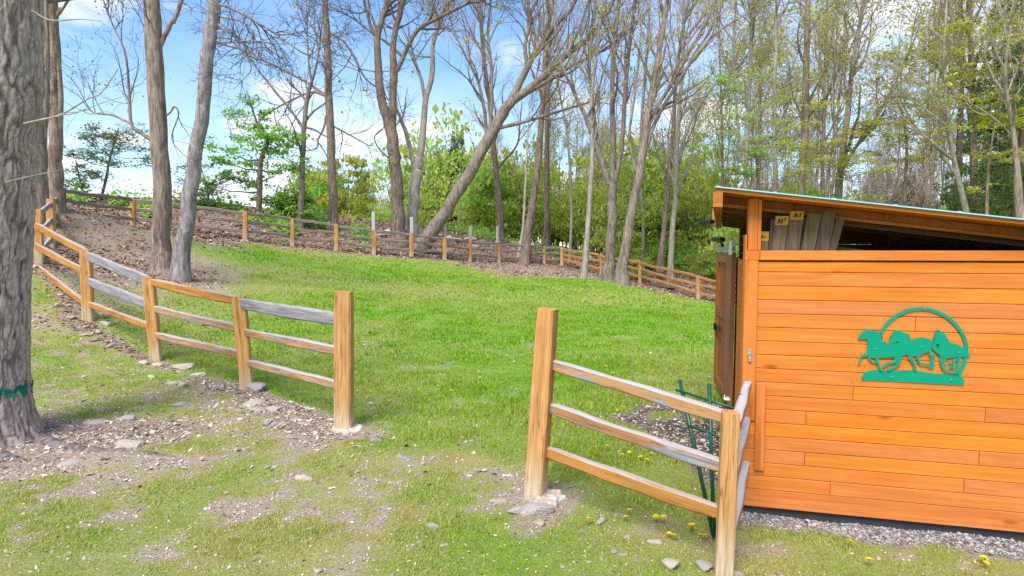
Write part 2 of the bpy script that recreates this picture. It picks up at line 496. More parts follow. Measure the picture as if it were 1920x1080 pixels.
def masks(x, y):
    x = np.asarray(x, float); y = np.asarray(y, float)
    n1 = fbm(x * .9, y * .9, 21, 4); n2 = fbm(x * 3.2, y * 3.2, 33, 3); n3 = fbm(x * .35 + 9, y * .35, 41, 3)
    s, t = shed_st(x, y)
    yfar = np.interp(x, FX, FY)
    beyond = y - yfar
    wide = .9 + 6.8 * sm(-3.5, 1, x) * (1 - sm(8.5, 10, x))
    litter = sm(-1, .5, (beyond + wide * .5) / (wide * .5) + (n1 - .5) * 1.6) * sm(12, 15, y + (x + 10) * 0)
    hard = sm(-.6, .3, beyond + (n1 - .5))
    # which side of the left fence: paddock side is to the right / behind
    LFx = [p[0] for p in LEFTFENCE][::-1]; LFy = [p[1] for p in LEFTFENCE][::-1]
    yl = np.interp(x, LFx + [.3, 1.2], LFy + [4.4, 3.3])
    padd = sm(-.25, .35, y - yl + (n2 - .5) * .3) * (x > -9.7)
    fd = segdist(x, y - .0, LEFTFENCE)
    strip = (1 - sm(.08, .42, np.where(y - yl > 0, fd * 2.2, fd * .95) + (n1 - .5) * .7)) * (y > 5.0)
    oakd = np.hypot((x - OAK[0]) * .8, (y - OAK[1]) * 1.35)
    oak = 1 - sm(.6, 1.6, oakd + (n1 - .5) * 1.5)
    front_dirt = .85 * (1 - sm(.25, .70, np.hypot((x + 4.1) / 2.2, (y - 4.7) / .7) + (n1 - .5) * .7))
    pair = 1 - sm(.6, 2.6, np.hypot(x - PAIR[0] + .5, (y - PAIR[1])) + (n1 - .5) * 2.4)
    leftbrown = sm(-8.6, -10.6, x + (n1 - .5) * 3) * sm(8.5, 11, y)
    rough_in = (1 - sm(-8.0, -4.5, x + (n1 - .5) * 5)) * .6 * padd * (1 - sm(15.5, 18, y))
    mudzone = np.exp(-(((x - 1.75) / .75) ** 2 + ((y - 5.6) / 1.5) ** 2))
    mud = sm(.42, .62, mudzone * .75 + (n2 - .5) * .9)
    spots = sm(.60, .68, n2 * .55 + n1 * .45) * padd * (1 - sm(11, 16, y)) * .38
    gravel = ((1 - sm(.04, .13, np.abs(t + .04 + .03 * s) - .03 * np.clip(s, 0, 2) + (n2 - .5) * .26 + (n1 - .5) * .15)) * (s > -.05)) 
    gravel = np.maximum(gravel, ((s > .104 * t + .02) & (t > -.02) & (t < 3.2) & (s < 2.5)) * 1.0)
    post_dirt = 0
    for (px, py, d) in ((1003, 945, 3.9), (645, 808, 5.45)):
        q = P(px, py, d)
        post_dirt = np.maximum(post_dirt, 1 - sm(.18, .5, np.hypot(x - q[0], y - q[1]) + (n2 - .5) * .5))
    fg = .80 + .20 * sm(-3.2, .5, x) + .12 * (1 - sm(2.6, 4.2, y))
    n4 = fbm(x * 8.5, y * 8.5, 61, 3)
    fgd = np.clip(fg - .04 + (n1 - .5) * .8 + (n2 - .5) * 1.2 + (n4 - .5) * 2.0, .16, 1)
    g = padd * .98 + (1 - padd) * fgd
    for k in (.97 * litter, strip * .95, oak * .9, front_dirt * .98, pair * .8, leftbrown * .82, rough_in * (.3 + n1), mud * .92, spots, gravel, post_dirt * .8):
        g = g * (1 - k)
    lush = np.clip(padd * (1.0 - rough_in) * (.75 + (n3 - .5) * 1.5) + (1 - padd) * (.25 + .25 * sm(-1, 1.5, x) + (n1 - .5) * 1.5 + (n2 - .5) * .8), 0, 1)
    lit = np.clip(litter * (.55 + .6 * hard) + strip * .75 + leftbrown * .6 + oak * .55 + pair * .5, 0, 1)
    return dict(g=np.clip(g, 0, 1), lush=lush, lit=lit, hard=hard, mud=mud * (1 - gravel), gravel=np.clip(gravel, 0, 1), pale=np.clip(front_dirt * 1.0, 0, 1), padd=padd, strip=strip, oak=oak)


def axis(parts):
    out = []
    for a, b, st in parts:
        out += list(np.arange(a, b, st))
    return np.array(out + [parts[-1][1]])


gx = axis([(-420, -60, 45), (-60, -20, 4), (-20, -9, .5), (-9, 7, .085), (7, 20, .5), (20, 60, 4), (60, 420, 45)])
gy = axis([(-60, -4, 8), (-4, 1.6, .7), (1.6, 10, .075), (10, 18, .16), (18, 40, .33), (40, 80, 4), (80, 600, 65)])
GX, GY = np.meshgrid(gx, gy)
GZ = H(GX, GY)
mk = masks(GX.ravel(), GY.ravel())
me = bpy.data.meshes.new('ground')
nx, ny = len(gx), len(gy)
V = np.stack([GX.ravel(), GY.ravel(), GZ.ravel()], -1)
ii = (np.arange(ny - 1)[:, None] * nx + np.arange(nx - 1)[None, :])
Fq = np.stack([ii, ii + 1, ii + nx + 1, ii + nx], -1).reshape(-1, 4)
me.vertices.add(len(V)); me.vertices.foreach_set('co', V.ravel().astype(np.float32))
me.loops.add(Fq.size); me.loops.foreach_set('vertex_index', Fq.ravel().astype(np.int32))
me.polygons.add(len(Fq)); me.polygons.foreach_set('loop_start', (np.arange(len(Fq)) * 4).astype(np.int32))
me.polygons.foreach_set('use_smooth', np.ones(len(Fq), bool))
for k in ('g', 'lush', 'lit', 'mud', 'gravel', 'pale'):
    at = me.attributes.new(k, 'FLOAT', 'POINT'); at.data.foreach_set('value', mk[k].astype(np.float32))
me.update(calc_edges=True)
t = NT('soil_grass_and_litter', .95, .08)
co = t.coord()
nf = t.noise(co, 55, 5, .65); nm = t.noise(co, 9, 5, .6); nb = t.noise(co, 1.6, 4, .6); nff = t.noise(co, 190, 3, .6)
dirt = t.mix(t.ramp(nf, [(.3, 0), (.7, 1)]), (.30, .21, .155), (.68, .56, .46))
dirt = t.mix(t.ramp(nm, [(.35, 0), (.65, .6)]), dirt, (.54, .42, .33))
dirt = t.mix(t.ramp(nff, [(.62, 0), (.7, .8)]), dirt, (.74, .68, .62))
pale = t.mix(t.ramp(nm, [(.35, 0), (.7, 1)]), (.56, .42, .31), (.76, .63, .51))
dirt = t.mix(t.math('MULTIPLY', t.attr('pale'), .8), dirt, pale)
litc = t.ramp(nf, [(.3, (.13, .085, .058)), (.5, (.34, .235, .165)), (.72, (.56, .43, .33))])
c = t.mix(t.attr('lit'), dirt, litc)
grn = t.ramp(nm, [(.3, (.15, .31, .012)), (.7, (.30, .48, .03))])
gry = t.ramp(nf, [(.3, (.30, .31, .075)), (.7, (.56, .53, .18))])
gry = t.mix(t.ramp(t.noise(co, 2.6, 4, .6), [(.52, 0), (.64, .7)]), gry, (.42, .33, .06))
gc = t.mix(t.attr('lush'), gry, grn)
gm = t.math('MULTIPLY', t.ramp(t.math('ADD', t.attr('g'), t.math('MULTIPLY', t.math('SUBTRACT', nm, .5), .8)), [(.3, 0), (.75, 1)]), .85)
c = t.mix(gm, c, gc)
mudc = t.ramp(nf, [(.35, (.07, .055, .05)), (.62, (.19, .165, .16)), (.72, (.36, .34, .34))])
c = t.mix(t.attr('mud'), c, mudc)
grc = t.ramp(nff, [(.3, (.16, .14, .13)), (.65, (.50, .47, .45))])
c = t.mix(t.attr('gravel'), c, grc)
t.color(c)
t.bump(t.math('ADD', nf, t.math('MULTIPLY', nff, .5)), .9, .03)
me.materials.append(t.m)
go = bpy.data.objects.new('ground', me); COL.objects.link(go); go['kind'] = 'structure'

# ------------------------------------------------------------------ grass blades
def visible_xy(n, d0, d1, margin=1.12):
    d = np.sqrt(rng.uniform(d0 * d0, d1 * d1, n))
    x = rng.uniform(-.89, .89, n) * d * margin
    return x, d


def grass_obj():
    mb = MB()
    for d0, d1, n, h0, h1, w in ((2.05, 3.6, 110000, .016, .042, .0026), (3.6, 5.5, 120000, .02, .048, .0034), (5.5, 9, 150000, .026, .058, .0048), (9, 16, 140000, .032, .068, .009), (16, 34, 150000, .04, .08, .018)):
        x, y = visible_xy(n, d0, d1)
        m = masks(x, y)
        keep = rng.random(n) < m['g'] ** 1.3
        x, y = x[keep], y[keep]
        lush = m['lush'][keep]; g = m['g'][keep]; padd = m['padd'][keep]
        tuft = fbm(x * 2.3, y * 2.3, 71, 3)
        keep2 = rng.random(len(x)) < .45 + .8 * tuft
        x, y, lush, g, padd, tuft = (a[keep2] for a in (x, y, lush, g, padd, tuft))
        k = len(x)
        z = H(x, y) - .004
        hh = rng.uniform(h0, h1, k) * (.55 + .35 * padd) * (.25 + 1.5 * tuft ** 1.5) * (.7 + .5 * g)
        a = rng.uniform(0, 2 * math.pi, k); b = rng.uniform(0, 2 * math.pi, k)
        lean = hh * rng.uniform(.1, .9, k)
        c = np.stack([x, y, z], -1)
        side = np.stack([np.cos(a), np.sin(a), 0 * a], -1) * (w * rng.uniform(.6, 1.3, k))[:, None]
        ln = np.stack([np.cos(b) * lean, np.sin(b) * lean, hh], -1)
        mid = c + ln * np.array([.42, .42, .6])
        v = np.stack([c - side, c + side, mid + side * .75, mid - side * .75, c + ln], 1).reshape(-1, 3)
        base = np.arange(k)[:, None] * 5
        dry = rng.random(k) < .36 * (1 - lush) + .02
        r = np.repeat(np.where(dry, 2.0, rng.random(k)), 5)
        mb.add(v, base + np.array([[0, 1, 2, 3]]), 0, r, np.repeat(lush, 5))
        mb.more(base + np.array([[3, 2, 4]]))
    t = NT('grass_blade', .6, .15)
    rn = t.attr('rnd'); lu = t.attr('q')
    r1 = t.math('MINIMUM', rn, 1.0)
    a = t.ramp(r1, [(0, (.32, .375, .05)), (1, (.66, .66, .16))])
    b = t.ramp(r1, [(0, (.105, .315, .007)), (1, (.31, .575, .02))])
    c = t.mix(lu, a, b)
    big = t.noise(t.coord(), .55, 4, .6)
    c = t.mix(t.ramp(big, [(.45, 0), (.7, .55)]), c, t.ramp(r1, [(0, (.20, .36, .012)), (1, (.43, .61, .035))]))
    c = t.mix(t.math('GREATER_THAN', rn, 1.5), c, (.60, .50, .27))
    t.color(c)
    tr = t.node('ShaderNodeBsdfTranslucent', i={'Color': c})
    mx = t.node('ShaderNodeMixShader', i={0: .35, 1: t.b.outputs[0], 2: tr.outputs[0]})
    t.l.new(mx.outputs[0], t.n['Material Output'].inputs[0])
    o = mb.build('grass', t.m, smooth=False)
    tag(o, 'short spring grass over the paddock and the patchy lawn', 'grass', kind='stuff')


grass_obj()


def litter_obj():
    mb = MB()
    for d0, d1, n, sz, key in ((2.1, 4.5, 60000, .0065, 'chip'), (3.0, 7.5, 70000, .010, 'chip'), (4, 8, 9000, .022, 'chip'), (5, 12.5, 60000, .016, 'chip'), (8.5, 15, 60000, .028, 'leaf'), (12, 22, 55000, .04, 'leaf'), (20, 40, 90000, .065, 'leaf')):
        x, y = visible_xy(n, d0, d1)
        m = masks(x, y)
        pr = np.clip(m['lit'] * 1.0 + (.75 * (1 - m['g']) * (y < 12)), 0, 1) * (1 - m['gravel'])
        keep = rng.random(n) < np.maximum(pr * (1 - .8 * m['g']), np.where(m['padd'] > .5, .02, .085) * (y < 12))
        x, y = x[keep], y[keep]; k = len(x)
        z = H(x, y) + rng.uniform(.002, .02, k) * (sz / .03)
        a = rng.uniform(0, 6.283, k)
        s1 = sz * rng.uniform(.5, 1.6, k); s2 = s1 * rng.uniform(.3, .7, k)
        tilt = rng.normal(0, .35, k); tilt2 = rng.normal(0, .35, k)
        u = np.stack([np.cos(a), np.sin(a), tilt], -1) * s1[:, None]
        w = np.stack([-np.sin(a), np.cos(a), tilt2], -1) * s2[:, None]
        mb.quads(np.stack([x, y, z], -1), u, w, 0, rng.random(k), np.full(k, 1.0 if key == 'leaf' else 0.0))
    t = NT('dry_leaf', .9, .1)
    rn = t.attr('rnd')
    a = t.ramp(rn, [(0, (.26, .18, .13)), (.5, (.50, .40, .33)), (.85, (.66, .55, .47)), (1, (.78, .72, .64))])
    b = t.ramp(rn, [(0, (.15, .08, .05)), (.5, (.40, .245, .16)), (.8, (.54, .385, .27)), (1, (.68, .56, .44))])
    t.color(t.mix(t.attr('q'), a, b))
    o = mb.build('leaf_litter', t.m, smooth=False)
    tag(o, 'dry brown leaf litter and bark chips along the fences and the bank', 'leaf litter', kind='stuff')


litter_obj()

# low-poly pebble set used by gravel
def pebbles(mb, c, size, rnd):
    k = len(c)
    base = np.array([(1, 0, 0), (0, 1, 0), (-1, 0, 0), (0, -1, 0), (0, 0, .6), (0, 0, -.6)], float)
    v = base[None] * rng.uniform(.6, 1.2, (k, 6, 1)) * size[:, None, None]
    a = rng.uniform(0, 6.283, k); ca, sa = np.cos(a)[:, None], np.sin(a)[:, None]
    v = np.stack([v[..., 0] * ca - v[..., 1] * sa, v[..., 0] * sa + v[..., 1] * ca, v[..., 2]], -1) + c[:, None, :]
    tri = np.array([(0, 1, 4), (1, 2, 4), (2, 3, 4), (3, 0, 4), (1, 0, 5), (2, 1, 5), (3, 2, 5), (0, 3, 5)])
    f = (np.arange(k)[:, None, None] * 6 + tri[None]).reshape(-1, 3)
    mb.add(v.reshape(-1, 3), f, 0, np.repeat(rnd, 6))


def gravel_obj():
    mb = MB()
    s = rng.uniform(-.1, 2.3, 16000); tt = rng.uniform(-.5, .06, 16000)
    x = SHED_O[0] + s * fdir[0] + tt * bdir[0]; y = SHED_O[1] + s * fdir[1] + tt * bdir[1]
    m = masks(x, y); k = rng.random(len(x)) < m['gravel'] ** 1.5
    x1, y1 = x[k], y[k]
    x2 = rng.uniform(.9, 2.8, 9000); y2 = rng.uniform(4.1, 8.5, 9000)
    m = masks(x2, y2); k = rng.random(len(x2)) < m['mud'] * .45
    x = np.concatenate([x1, x2[k]]); y = np.concatenate([y1, y2[k]])
    sz = rng.uniform(.004, .011, len(x)) * np.where(rng.random(len(x)) < .05, 1.8, 1)
    pebbles(mb, np.stack([x, y, H(x, y) + sz * .3], -1), sz, rng.random(len(x)))
    t = NT('crushed_gravel', .95, .1)
    t.color(t.ramp(t.attr('rnd'), [(0, (.09, .08, .075)), (.5, (.27, .24, .225)), (1, (.54, .50, .47))]))
    o = mb.build('gravel', t.m, smooth=False)
    tag(o, 'grey crushed gravel along the foot of the orange shed wall', 'gravel', kind='stuff')


gravel_obj()

# ------------------------------------------------------------------ stones
def stone_mesh(seed, flat=.45, sub=2):
    import bmesh
    bm = bmesh.new()
    bmesh.ops.create_icosphere(bm, subdivisions=3, radius=1)
    r = random.Random(seed)
    planes = [(Vector((r.gauss(0, 1), r.gauss(0, 1), r.gauss(0, .7))).normalized(), r.uniform(.45, .85)) for _ in range(9)]
    for v in bm.verts:
        for n, d in planes:
            e = v.co.dot(n) - d
            if e > 0: v.co -= n * e * .9
        v.co.z *= flat
        v.co += Vector((r.gauss(0, .015), r.gauss(0, .015), r.gauss(0, .01)))
    me = bpy.data.meshes.new('stone'); bm.to_mesh(me); bm.free()
    me.materials.append(M['rock'])
    for p in me.polygons: p.use_smooth = False
    return me


STONES = [stone_mesh(i, f) for i, f in enumerate((.25, .4, .55, .3, .6))]


def stone(px, py, w, label, group=None, k=0, sink=.35, d=None, sy=.75):
    # find the ground under the pixel
    if d is None:
        lo, hi = 1.5, 60.
        for _ in range(40):
            mid = (lo + hi) / 2
            q = P(px, py, mid)
            if q[2] > Hs(q[0], q[1]): lo = mid
            else: hi = mid
        d = lo
    q = P(px, py, d)
    r = w * d / F / 2
    o = bpy.data.objects.new('stone', STONES[k % 5]); COL.objects.link(o)
    fl = (.25, .4, .55, .3, .6)[k % 5]
    o.location = (q[0], q[1], Hs(q[0], q[1]) + r * fl * (.5 - sink))
    o.scale = (r, r * sy, r * .9)
    o.rotation_euler = (RND.uniform(-.1, .1), RND.uniform(-.1, .1), RND.uniform(-.5, .5))
    tag(o, label, 'stone', group)
    return o


stone(482, 733, 46, 'rounded grey stone beside the foot of the leaning second fence post', k=2, sink=.1)
stone(476, 758, 52, 'flat grey slab under the rounded stone at the second fence post', k=0)
stone(392, 608, 36, 'flat stone beside the foot of the fence post next to grey rails', k=0)
stone(200, 607, 34, 'flat pale stone on the leaf strip near the fence bend', k=3)
stone(345, 690, 46, 'long tilted flat stone on the leaf strip under the low rail', k=3, sink=0)
stone(370, 703, 34, 'flat dark stone on the leaf strip below the long tilted stone', k=0)
stone(338, 758, 36, 'thin pale flat stone lying in the grass between tree and fence', k=0)
stone(180, 793, 50, 'large pale flat stone near the roots of the big oak', k=0)
stone(236, 784, 40, 'flat bluish stone behind the large pale stone by the oak', k=0)
stone(268, 790, 20, 'small pale stone at the end of the bluish stone by oak', k=1)
stone(243, 835, 60, 'long pale flat stone at the tip of the oak roots', k=3)
stone(75, 857, 18, 'small whitish stone on the bare dirt in front of the oak', k=1)
stone(135, 868, 50, 'flat tan stone sunk in the bare dirt before the oak', k=0)
stone(572, 900, 38, 'low grey stone in the middle of the patchy lawn', k=1, sink=.2)
stone(812, 988, 28, 'pale grey stone on the lawn between the gate posts', k=1, sink=.1)
stone(580, 994, 14, 'small upright chip of stone in the near lawn', k=4, sink=0)
stone(596, 1072, 22, 'whitish round stone at the lower edge of the lawn', k=2)
stone(706, 828, 26, 'grey stone tilted in grass near the concrete footing of the tall post', k=1, sink=0)
stone(668, 838, 24, 'low pale stone just before the round concrete footing', k=3)
stone(758, 860, 30, 'pale flat stone between the two gate posts', k=1)
stone(793, 870, 12, 'small stone right of the pale flat gate stone', k=2)
stone(905, 905, 20, 'small grey stone in the grass short of the leaning gate post', k=1)
stone(862, 818, 16, 'thin pale stone lying in the gateway grass', k=0)
stone(1006, 962, 70, 'jagged grey stone heaped against the leaning gate post', k=1, sink=.05)
stone(968, 962, 38, 'broken whitish stone beside the leaning gate post', k=4, sink=.1)
stone(1012, 985, 26, 'small square stone below the heap at the leaning gate post', k=2, sink=.1)
stone(935, 940, 36, 'flat pale stone on the gateway side of the leaning post', k=3)
stone(1127, 980, 24, 'pale blocky stone under the low rail', k=4, sink=.1)
stone(1090, 997, 24, 'flat pale stone below the low rail of the short fence', k=0)
stone(1178, 1007, 20, 'brownish stone under the low rail of the short fence', k=1)
stone(1228, 1016, 30, 'flat stone in the dandelion patch under the short fence', k=3)
stone(1258, 1064, 44, 'big rounded pale stone near the foot of the corner post', k=2, sink=0)
stone(1320, 1066, 42, 'rough dark pitted stone packed beside the corner post foot', k=2, sink=.1)
stone(1375, 1078, 40, 'rough grey stone packed on the shed side of the corner post', k=1, sink=.1)
stone(1168, 1040, 22, 'small low stone in grass beside the rounded pale stone', k=3)
for i in range(46):        # little scattered stones nobody could tell apart
    d = RND.uniform(2.4, 6.5); px = RND.uniform(60, 1180)
    x = (px - 960) / F * d
    m = masks(np.array([x]), np.array([d]))
    if m['padd'][0] > .3 and RND.random() < .7: continue
    lo = P(px, 540, d); zz = Hs(x, d)
    o = bpy.data.objects.new('stone', STONES[RND.randrange(5)]); COL.objects.link(o)
    r = RND.uniform(.012, .035)
    o.location = (x, d, zz + r * .05); o.scale = (r, r * .8, r * .8); o.rotation_euler = (0, 0, RND.uniform(0, 6))
    tag(o, 'small pebble-sized stone scattered in the patchy lawn', 'stone', 'small stones scattered over the lawn')

for i in range(34):
    a_, b_ = LEFTFENCE[i % 4], LEFTFENCE[i % 4 + 1]
    f_ = RND.random(); x = a_[0] + (b_[0] - a_[0]) * f_ - RND.uniform(.0, .45); d = a_[1] + (b_[1] - a_[1]) * f_ - RND.uniform(-.05, .35)
    o = bpy.data.objects.new('stone', STONES[RND.randrange(5)]); COL.objects.link(o)
    r = RND.uniform(.035, .11)
    o.location = (x, d, Hs(x, d) + r * .08); o.scale = (r, r * .7, r * .8); o.rotation_euler = (RND.uniform(-.15, .15), RND.uniform(-.15, .15), RND.uniform(0, 6))
    tag(o, 'stone half buried in the leafy strip under the climbing fence', 'stone', 'stones in the strip under the climbing fence')

# ------------------------------------------------------------------ fences
def rail(parent, a, b, h, th, mat, name='rail', wob=.004, seed=0, taper=.85):
    a = np.asarray(a, float); b = np.asarray(b, float)
    L = np.linalg.norm(b - a)
    n = max(6, int(L / .12)); r = random.Random(seed)
    sec = [(-1, -.75), (-1, .75), (-.6, 1), (.6, 1), (1, .75), (1, -.75), (.6, -1), (-.6, -1)]
    mb = MB(); V = []
    ph = [r.uniform(0, 6) for _ in range(6)]
    for i in range(n + 1):
        s = i / n
        e = min(1, taper + (1 - taper) * min(s, 1 - s) / .12)
        oy = wob * math.sin(s * 5 + ph[0]) + wob * .5 * math.sin(s * 13 + ph[1])
        oz = wob * math.sin(s * 4 + ph[2]) + wob * .4 * math.sin(s * 17 + ph[3]) - .004 * math.sin(math.pi * s) * (L / 2.4)
        hh = h / 2 * e * (1 + .05 * math.sin(s * 9 + ph[4]) + r.uniform(-.03, .03)); tt = th / 2 * e * (1 + .10 * math.sin(s * 7 + ph[5]) + r.uniform(-.03, .03))
        for (cy, cz) in sec:
            V.append((s * L, oy + cy * tt + r.uniform(-.0015, .0015), oz + cz * hh + r.uniform(-.0015, .0015)))
    k = 8
    i0 = np.arange(n)[:, None] * k; j = np.arange(k)[None]; j2 = (j + 1) % k
    mb.add(V, np.stack([i0 + j, i0 + j2, i0 + k + j2, i0 + k + j], -1).reshape(-1, 4)[:, ::-1], 0, r.random())
    mb.more([list(range(k)), [n * k + x for x in range(k - 1, -1, -1)]])
    o = mb.build(name, mat, smooth=False)
    o.parent = parent
    d = Vector(b - a).normalized()
    up = Vector((0, 0, 1)); yv = up.cross(d).normalized(); zv = d.cross(yv)
    rot = Matrix((d, yv, zv)).transposed().to_4x4()
    o.matrix_local = Matrix.Translation(Vector(a) - parent.location) @ rot
    return o


def post(parent, base, top, w, rz=0.0, mat='post', name='post', seed=0, bury=.25, w2=None):
    base = np.asarray(base, float); top = np.asarray(top, float)
    Hh = np.linalg.norm(top - base)
    r = random.Random(seed); w2 = w2 or w
    mb = MB(); V = []
    n = 14
    sec = [(-1, -.8), (-.8, -1), (-.15, -1.03), (.15, -.99), (.8, -1), (1, -.8), (1.02, 0), (1, .8), (.8, 1), (-.8, 1), (-1, .8), (-1.02, 0)]
    k = len(sec)
    for i in range(n + 1):
        s = i / n
        z = -bury + (Hh + bury) * s
        e = 1 + .02 * math.sin(s * 7 + seed)
        if i == n: e *= .93
        for (cx, cy) in sec:
            V.append((cx * w / 2 * e + r.uniform(-.002, .002), cy * w2 / 2 * e + r.uniform(-.002, .002), z + (r.uniform(-.004, .004) if i == n else 0)))
    i0 = np.arange(n)[:, None] * k; j = np.arange(k)[None]; j2 = (j + 1) % k
    mb.add(V, np.stack([i0 + j, i0 + j2, i0 + k + j2, i0 + k + j], -1).reshape(-1, 4), 0, r.random())
    mb.more([[n * k + x for x in range(k)]])
    o = mb.build(name, M[mat] if isinstance(mat, str) else mat, smooth=False)
    o.parent = parent
    d = Vector(top - base).normalized()
    q = Vector((0, 0, 1)).rotation_difference(d)
    o.matrix_local = Matrix.Translation(Vector(base) - parent.location) @ q.to_matrix().to_4x4() @ Matrix.Rotation(rz, 4, 'Z')
    return o


# near run, from the tall gate post to the bend by the oak
D = {'g': 5.5, 'p2': 7.1, 'p3': 8.5, 'p4': 10.0, 'p5': 12.0}
nf_ = empty('split_rail_fence', P(645, 803, 5.5))
tag(nf_, 'three-rail cedar fence climbing from the tall straight gate post towards the oak', 'fence')
post(nf_, P(645, 805, 5.5), P(645, 547, 5.5), .158, .03, seed=1)
post(nf_, P(464, 730, 7.1), P(448, 556, 7.1), .145, .25, seed=2)
post(nf_, P(293, 675, 8.5), P(279, 519, 8.5), .145, .3, seed=3)
post(nf_, P(166, 600, 10), P(161, 468, 10), .155, .35, seed=4)
post(nf_, P(72, 492, 12), P(70, 392, 12), .17, .5, seed=5)
R3 = [  # x0,y0,d0, x1,y1,d1, height, material
    (452, 569, 7.1, 640, 599, 5.5, .135, 'rail_g'), (458, 622, 7.1, 640, 659, 5.5, .095, 'rail'), (464, 680, 7.1, 640, 722, 5.5, .085, 'rail'),
    (283, 529, 8.5, 450, 564, 7.1, .12, 'rail_o'), (287, 579, 8.5, 455, 616, 7.1, .10, 'rail'), (291, 627, 8.5, 460, 667, 7.1, .095, 'rail'),
    (163, 479, 10, 281, 528, 8.5, .15, 'rail_g'), (165, 527, 10, 285, 574, 8.5, .15, 'rail_g'), (166, 570, 10, 290, 614, 8.5, .10, 'rail_o'),
    (66, 422, 12, 162, 473, 10, .13, 'rail_o'), (66, 459, 12, 163, 513, 10, .13, 'rail_o'), (66, 496, 12, 164, 573, 10, .12, 'rail_o')]
for i, (x0, y0, d0, x1, y1, d1, h, m) in enumerate(R3):
    rail(nf_, P(x0, y0, d0), P(x1, y1, d1), h, .06, M[m], seed=i)

# short run from the leaning gate post to the shed
sf = empty('split_rail_fence', P(1003, 935, 3.95))
tag(sf, 'short three-rail cedar fence between the leaning gate post and the shed', 'fence')
post(sf, P(1003, 938, 3.95), P(1027, 579, 3.95), .125, math.radians(-24), seed=11)
post(sf, P(1357, 1085, 3.02), P(1370, 772, 3.02), .088, math.radians(-12), seed=12)
R2 = [(1036, 684, 3.95, 1366, 783, 3.05, .078, 'rail'), (1030, 765, 3.95, 1362, 876, 3.05, .078, 'rail'), (1020, 846, 3.95, 1360, 963, 3.05, .085, 'rail_o'),
      (1374, 808, 3.03, 1403, 723, 3.62, .065, 'rail'), (1372, 893, 3.03, 1401, 790, 3.62, .065, 'rail'), (1370, 996, 3.03, 1400, 872, 3.62, .065, 'rail')]
for i, (x0, y0, d0, x1, y1, d1, h, m) in enumerate(R2):
    rail(sf, P(x0, y0, d0), P(x1, y1, d1), h, .05, M[m], seed=30 + i, wob=.003)

# far run: up the side of the bend, along the bank and down behind the shed
ff = empty('split_rail_fence', P(460, 450, 22.5))
tag(ff, 'long weathered three-rail fence along the leafy bank at the far side of the paddock', 'fence')
side = [(74, 492, 12.25, 392), (96, 464, 14, 373), (117, 415, 18, 352)]
post(ff, P(96, 464, 14), P(95, 373, 14), .15, .4, seed=41)
post(ff, P(118, 418, 18), P(118, 352, 18), .14, .4, seed=42, mat='old_plank')
for k, (ya, yb, yc) in enumerate(((401, 383, 362), (440, 412, 385), (478, 448, 408))):
    rail(ff, P(70, ya, 12.2), P(96, yb, 14), .12, .06, M['rail_g'], seed=50 + k)
    rail(ff, P(96, yb, 14), P(118, yc, 18), .12, .06, M['rail_g'], seed=55 + k)
fp = [(118, 352, 412, 18.0)] + [(x, None, y, d) for x, y, d in FARPOSTS]
tops = [352, 373, 395, 409, 420, 432, 437, 445, 452, 456, 462, 464, 490, 517]
pw = .155
for i, ((x, _, y, d), tp) in enumerate(zip(fp, tops)):
    if i: post(ff, P(x, y, d), P(x, tp, d), pw if d < 27 else .17, .1 * i, seed=60 + i, mat='post')
for i in range(len(fp) - 1):
    (x0, _, y0, d0), (x1, _, y1, d1) = fp[i], fp[i + 1]
    if (x0, x1) == (1054, 1200): x1m = 1
    for k, fr in enumerate((.06, .36, .68)):
        ya = tops[i] + (y0 - tops[i]) * fr; yb = tops[i + 1] + (y1 - tops[i + 1]) * fr
        orange = x0 >= 1054
        n = 2 if (x0, x1) == (1054, 1200) else 1
        for q in range(n):
            A = P(x0, ya, d0); B = P(x1, yb, d1)
            a = A + (B - A) * q / n; b = A + (B - A) * (q + 1) / n
            rail(ff, a, b, .12 if not orange else .13, .06, M['rail_o' if orange else 'far_rail'], seed=80 + i * 3 + k + q * 50, wob=.03)
A = P(1127, 515, 31.5); post(ff, A, A + np.array([0, 0, 1.15]), .15, .2, seed=99)
A = P(1309, 563, 27); B = P(1400, 590, 25)
for fr in (.06, .36, .68):
    a = P(1309, 517 + 46 * fr, 27); rail(ff, a, a + np.array([2.4, -2.2, -.55]), .12, .06, M['rail_o'], seed=int(fr * 100), wob=.03)

# tall whitish posts standing behind the wooden ones
for i, (px, tp, d, w) in enumerate([(701, 397, 26.4, .15), (772, 407, 27.4, .15), (834, 416, 28.9, .13), (882, 424, 30.5, .13), (933, 424, 34, .13)]):
    x = P(px, 440, d)[0]; g = Hs(x, d)
    e = empty('white_post', (x, d, g))
    lab = ['tallest whitish bare post rising behind the far fence, near the forked twin tree', 'whitish post rising behind the far fence beside the upright forked trunk',
           'whitish post behind the far fence, just past the leaning tree', 'short whitish post behind the far fence past the leaning tree',
           'small pale post on the bank behind the far fence near a slim trunk'][i]
    tag(e, lab, 'post', 'whitish posts behind the far fence')
    post(e, (x, d, g), (x, d, P(px, tp, d)[2]), w, .2 * i, mat='white_post', name='shaft', seed=i)

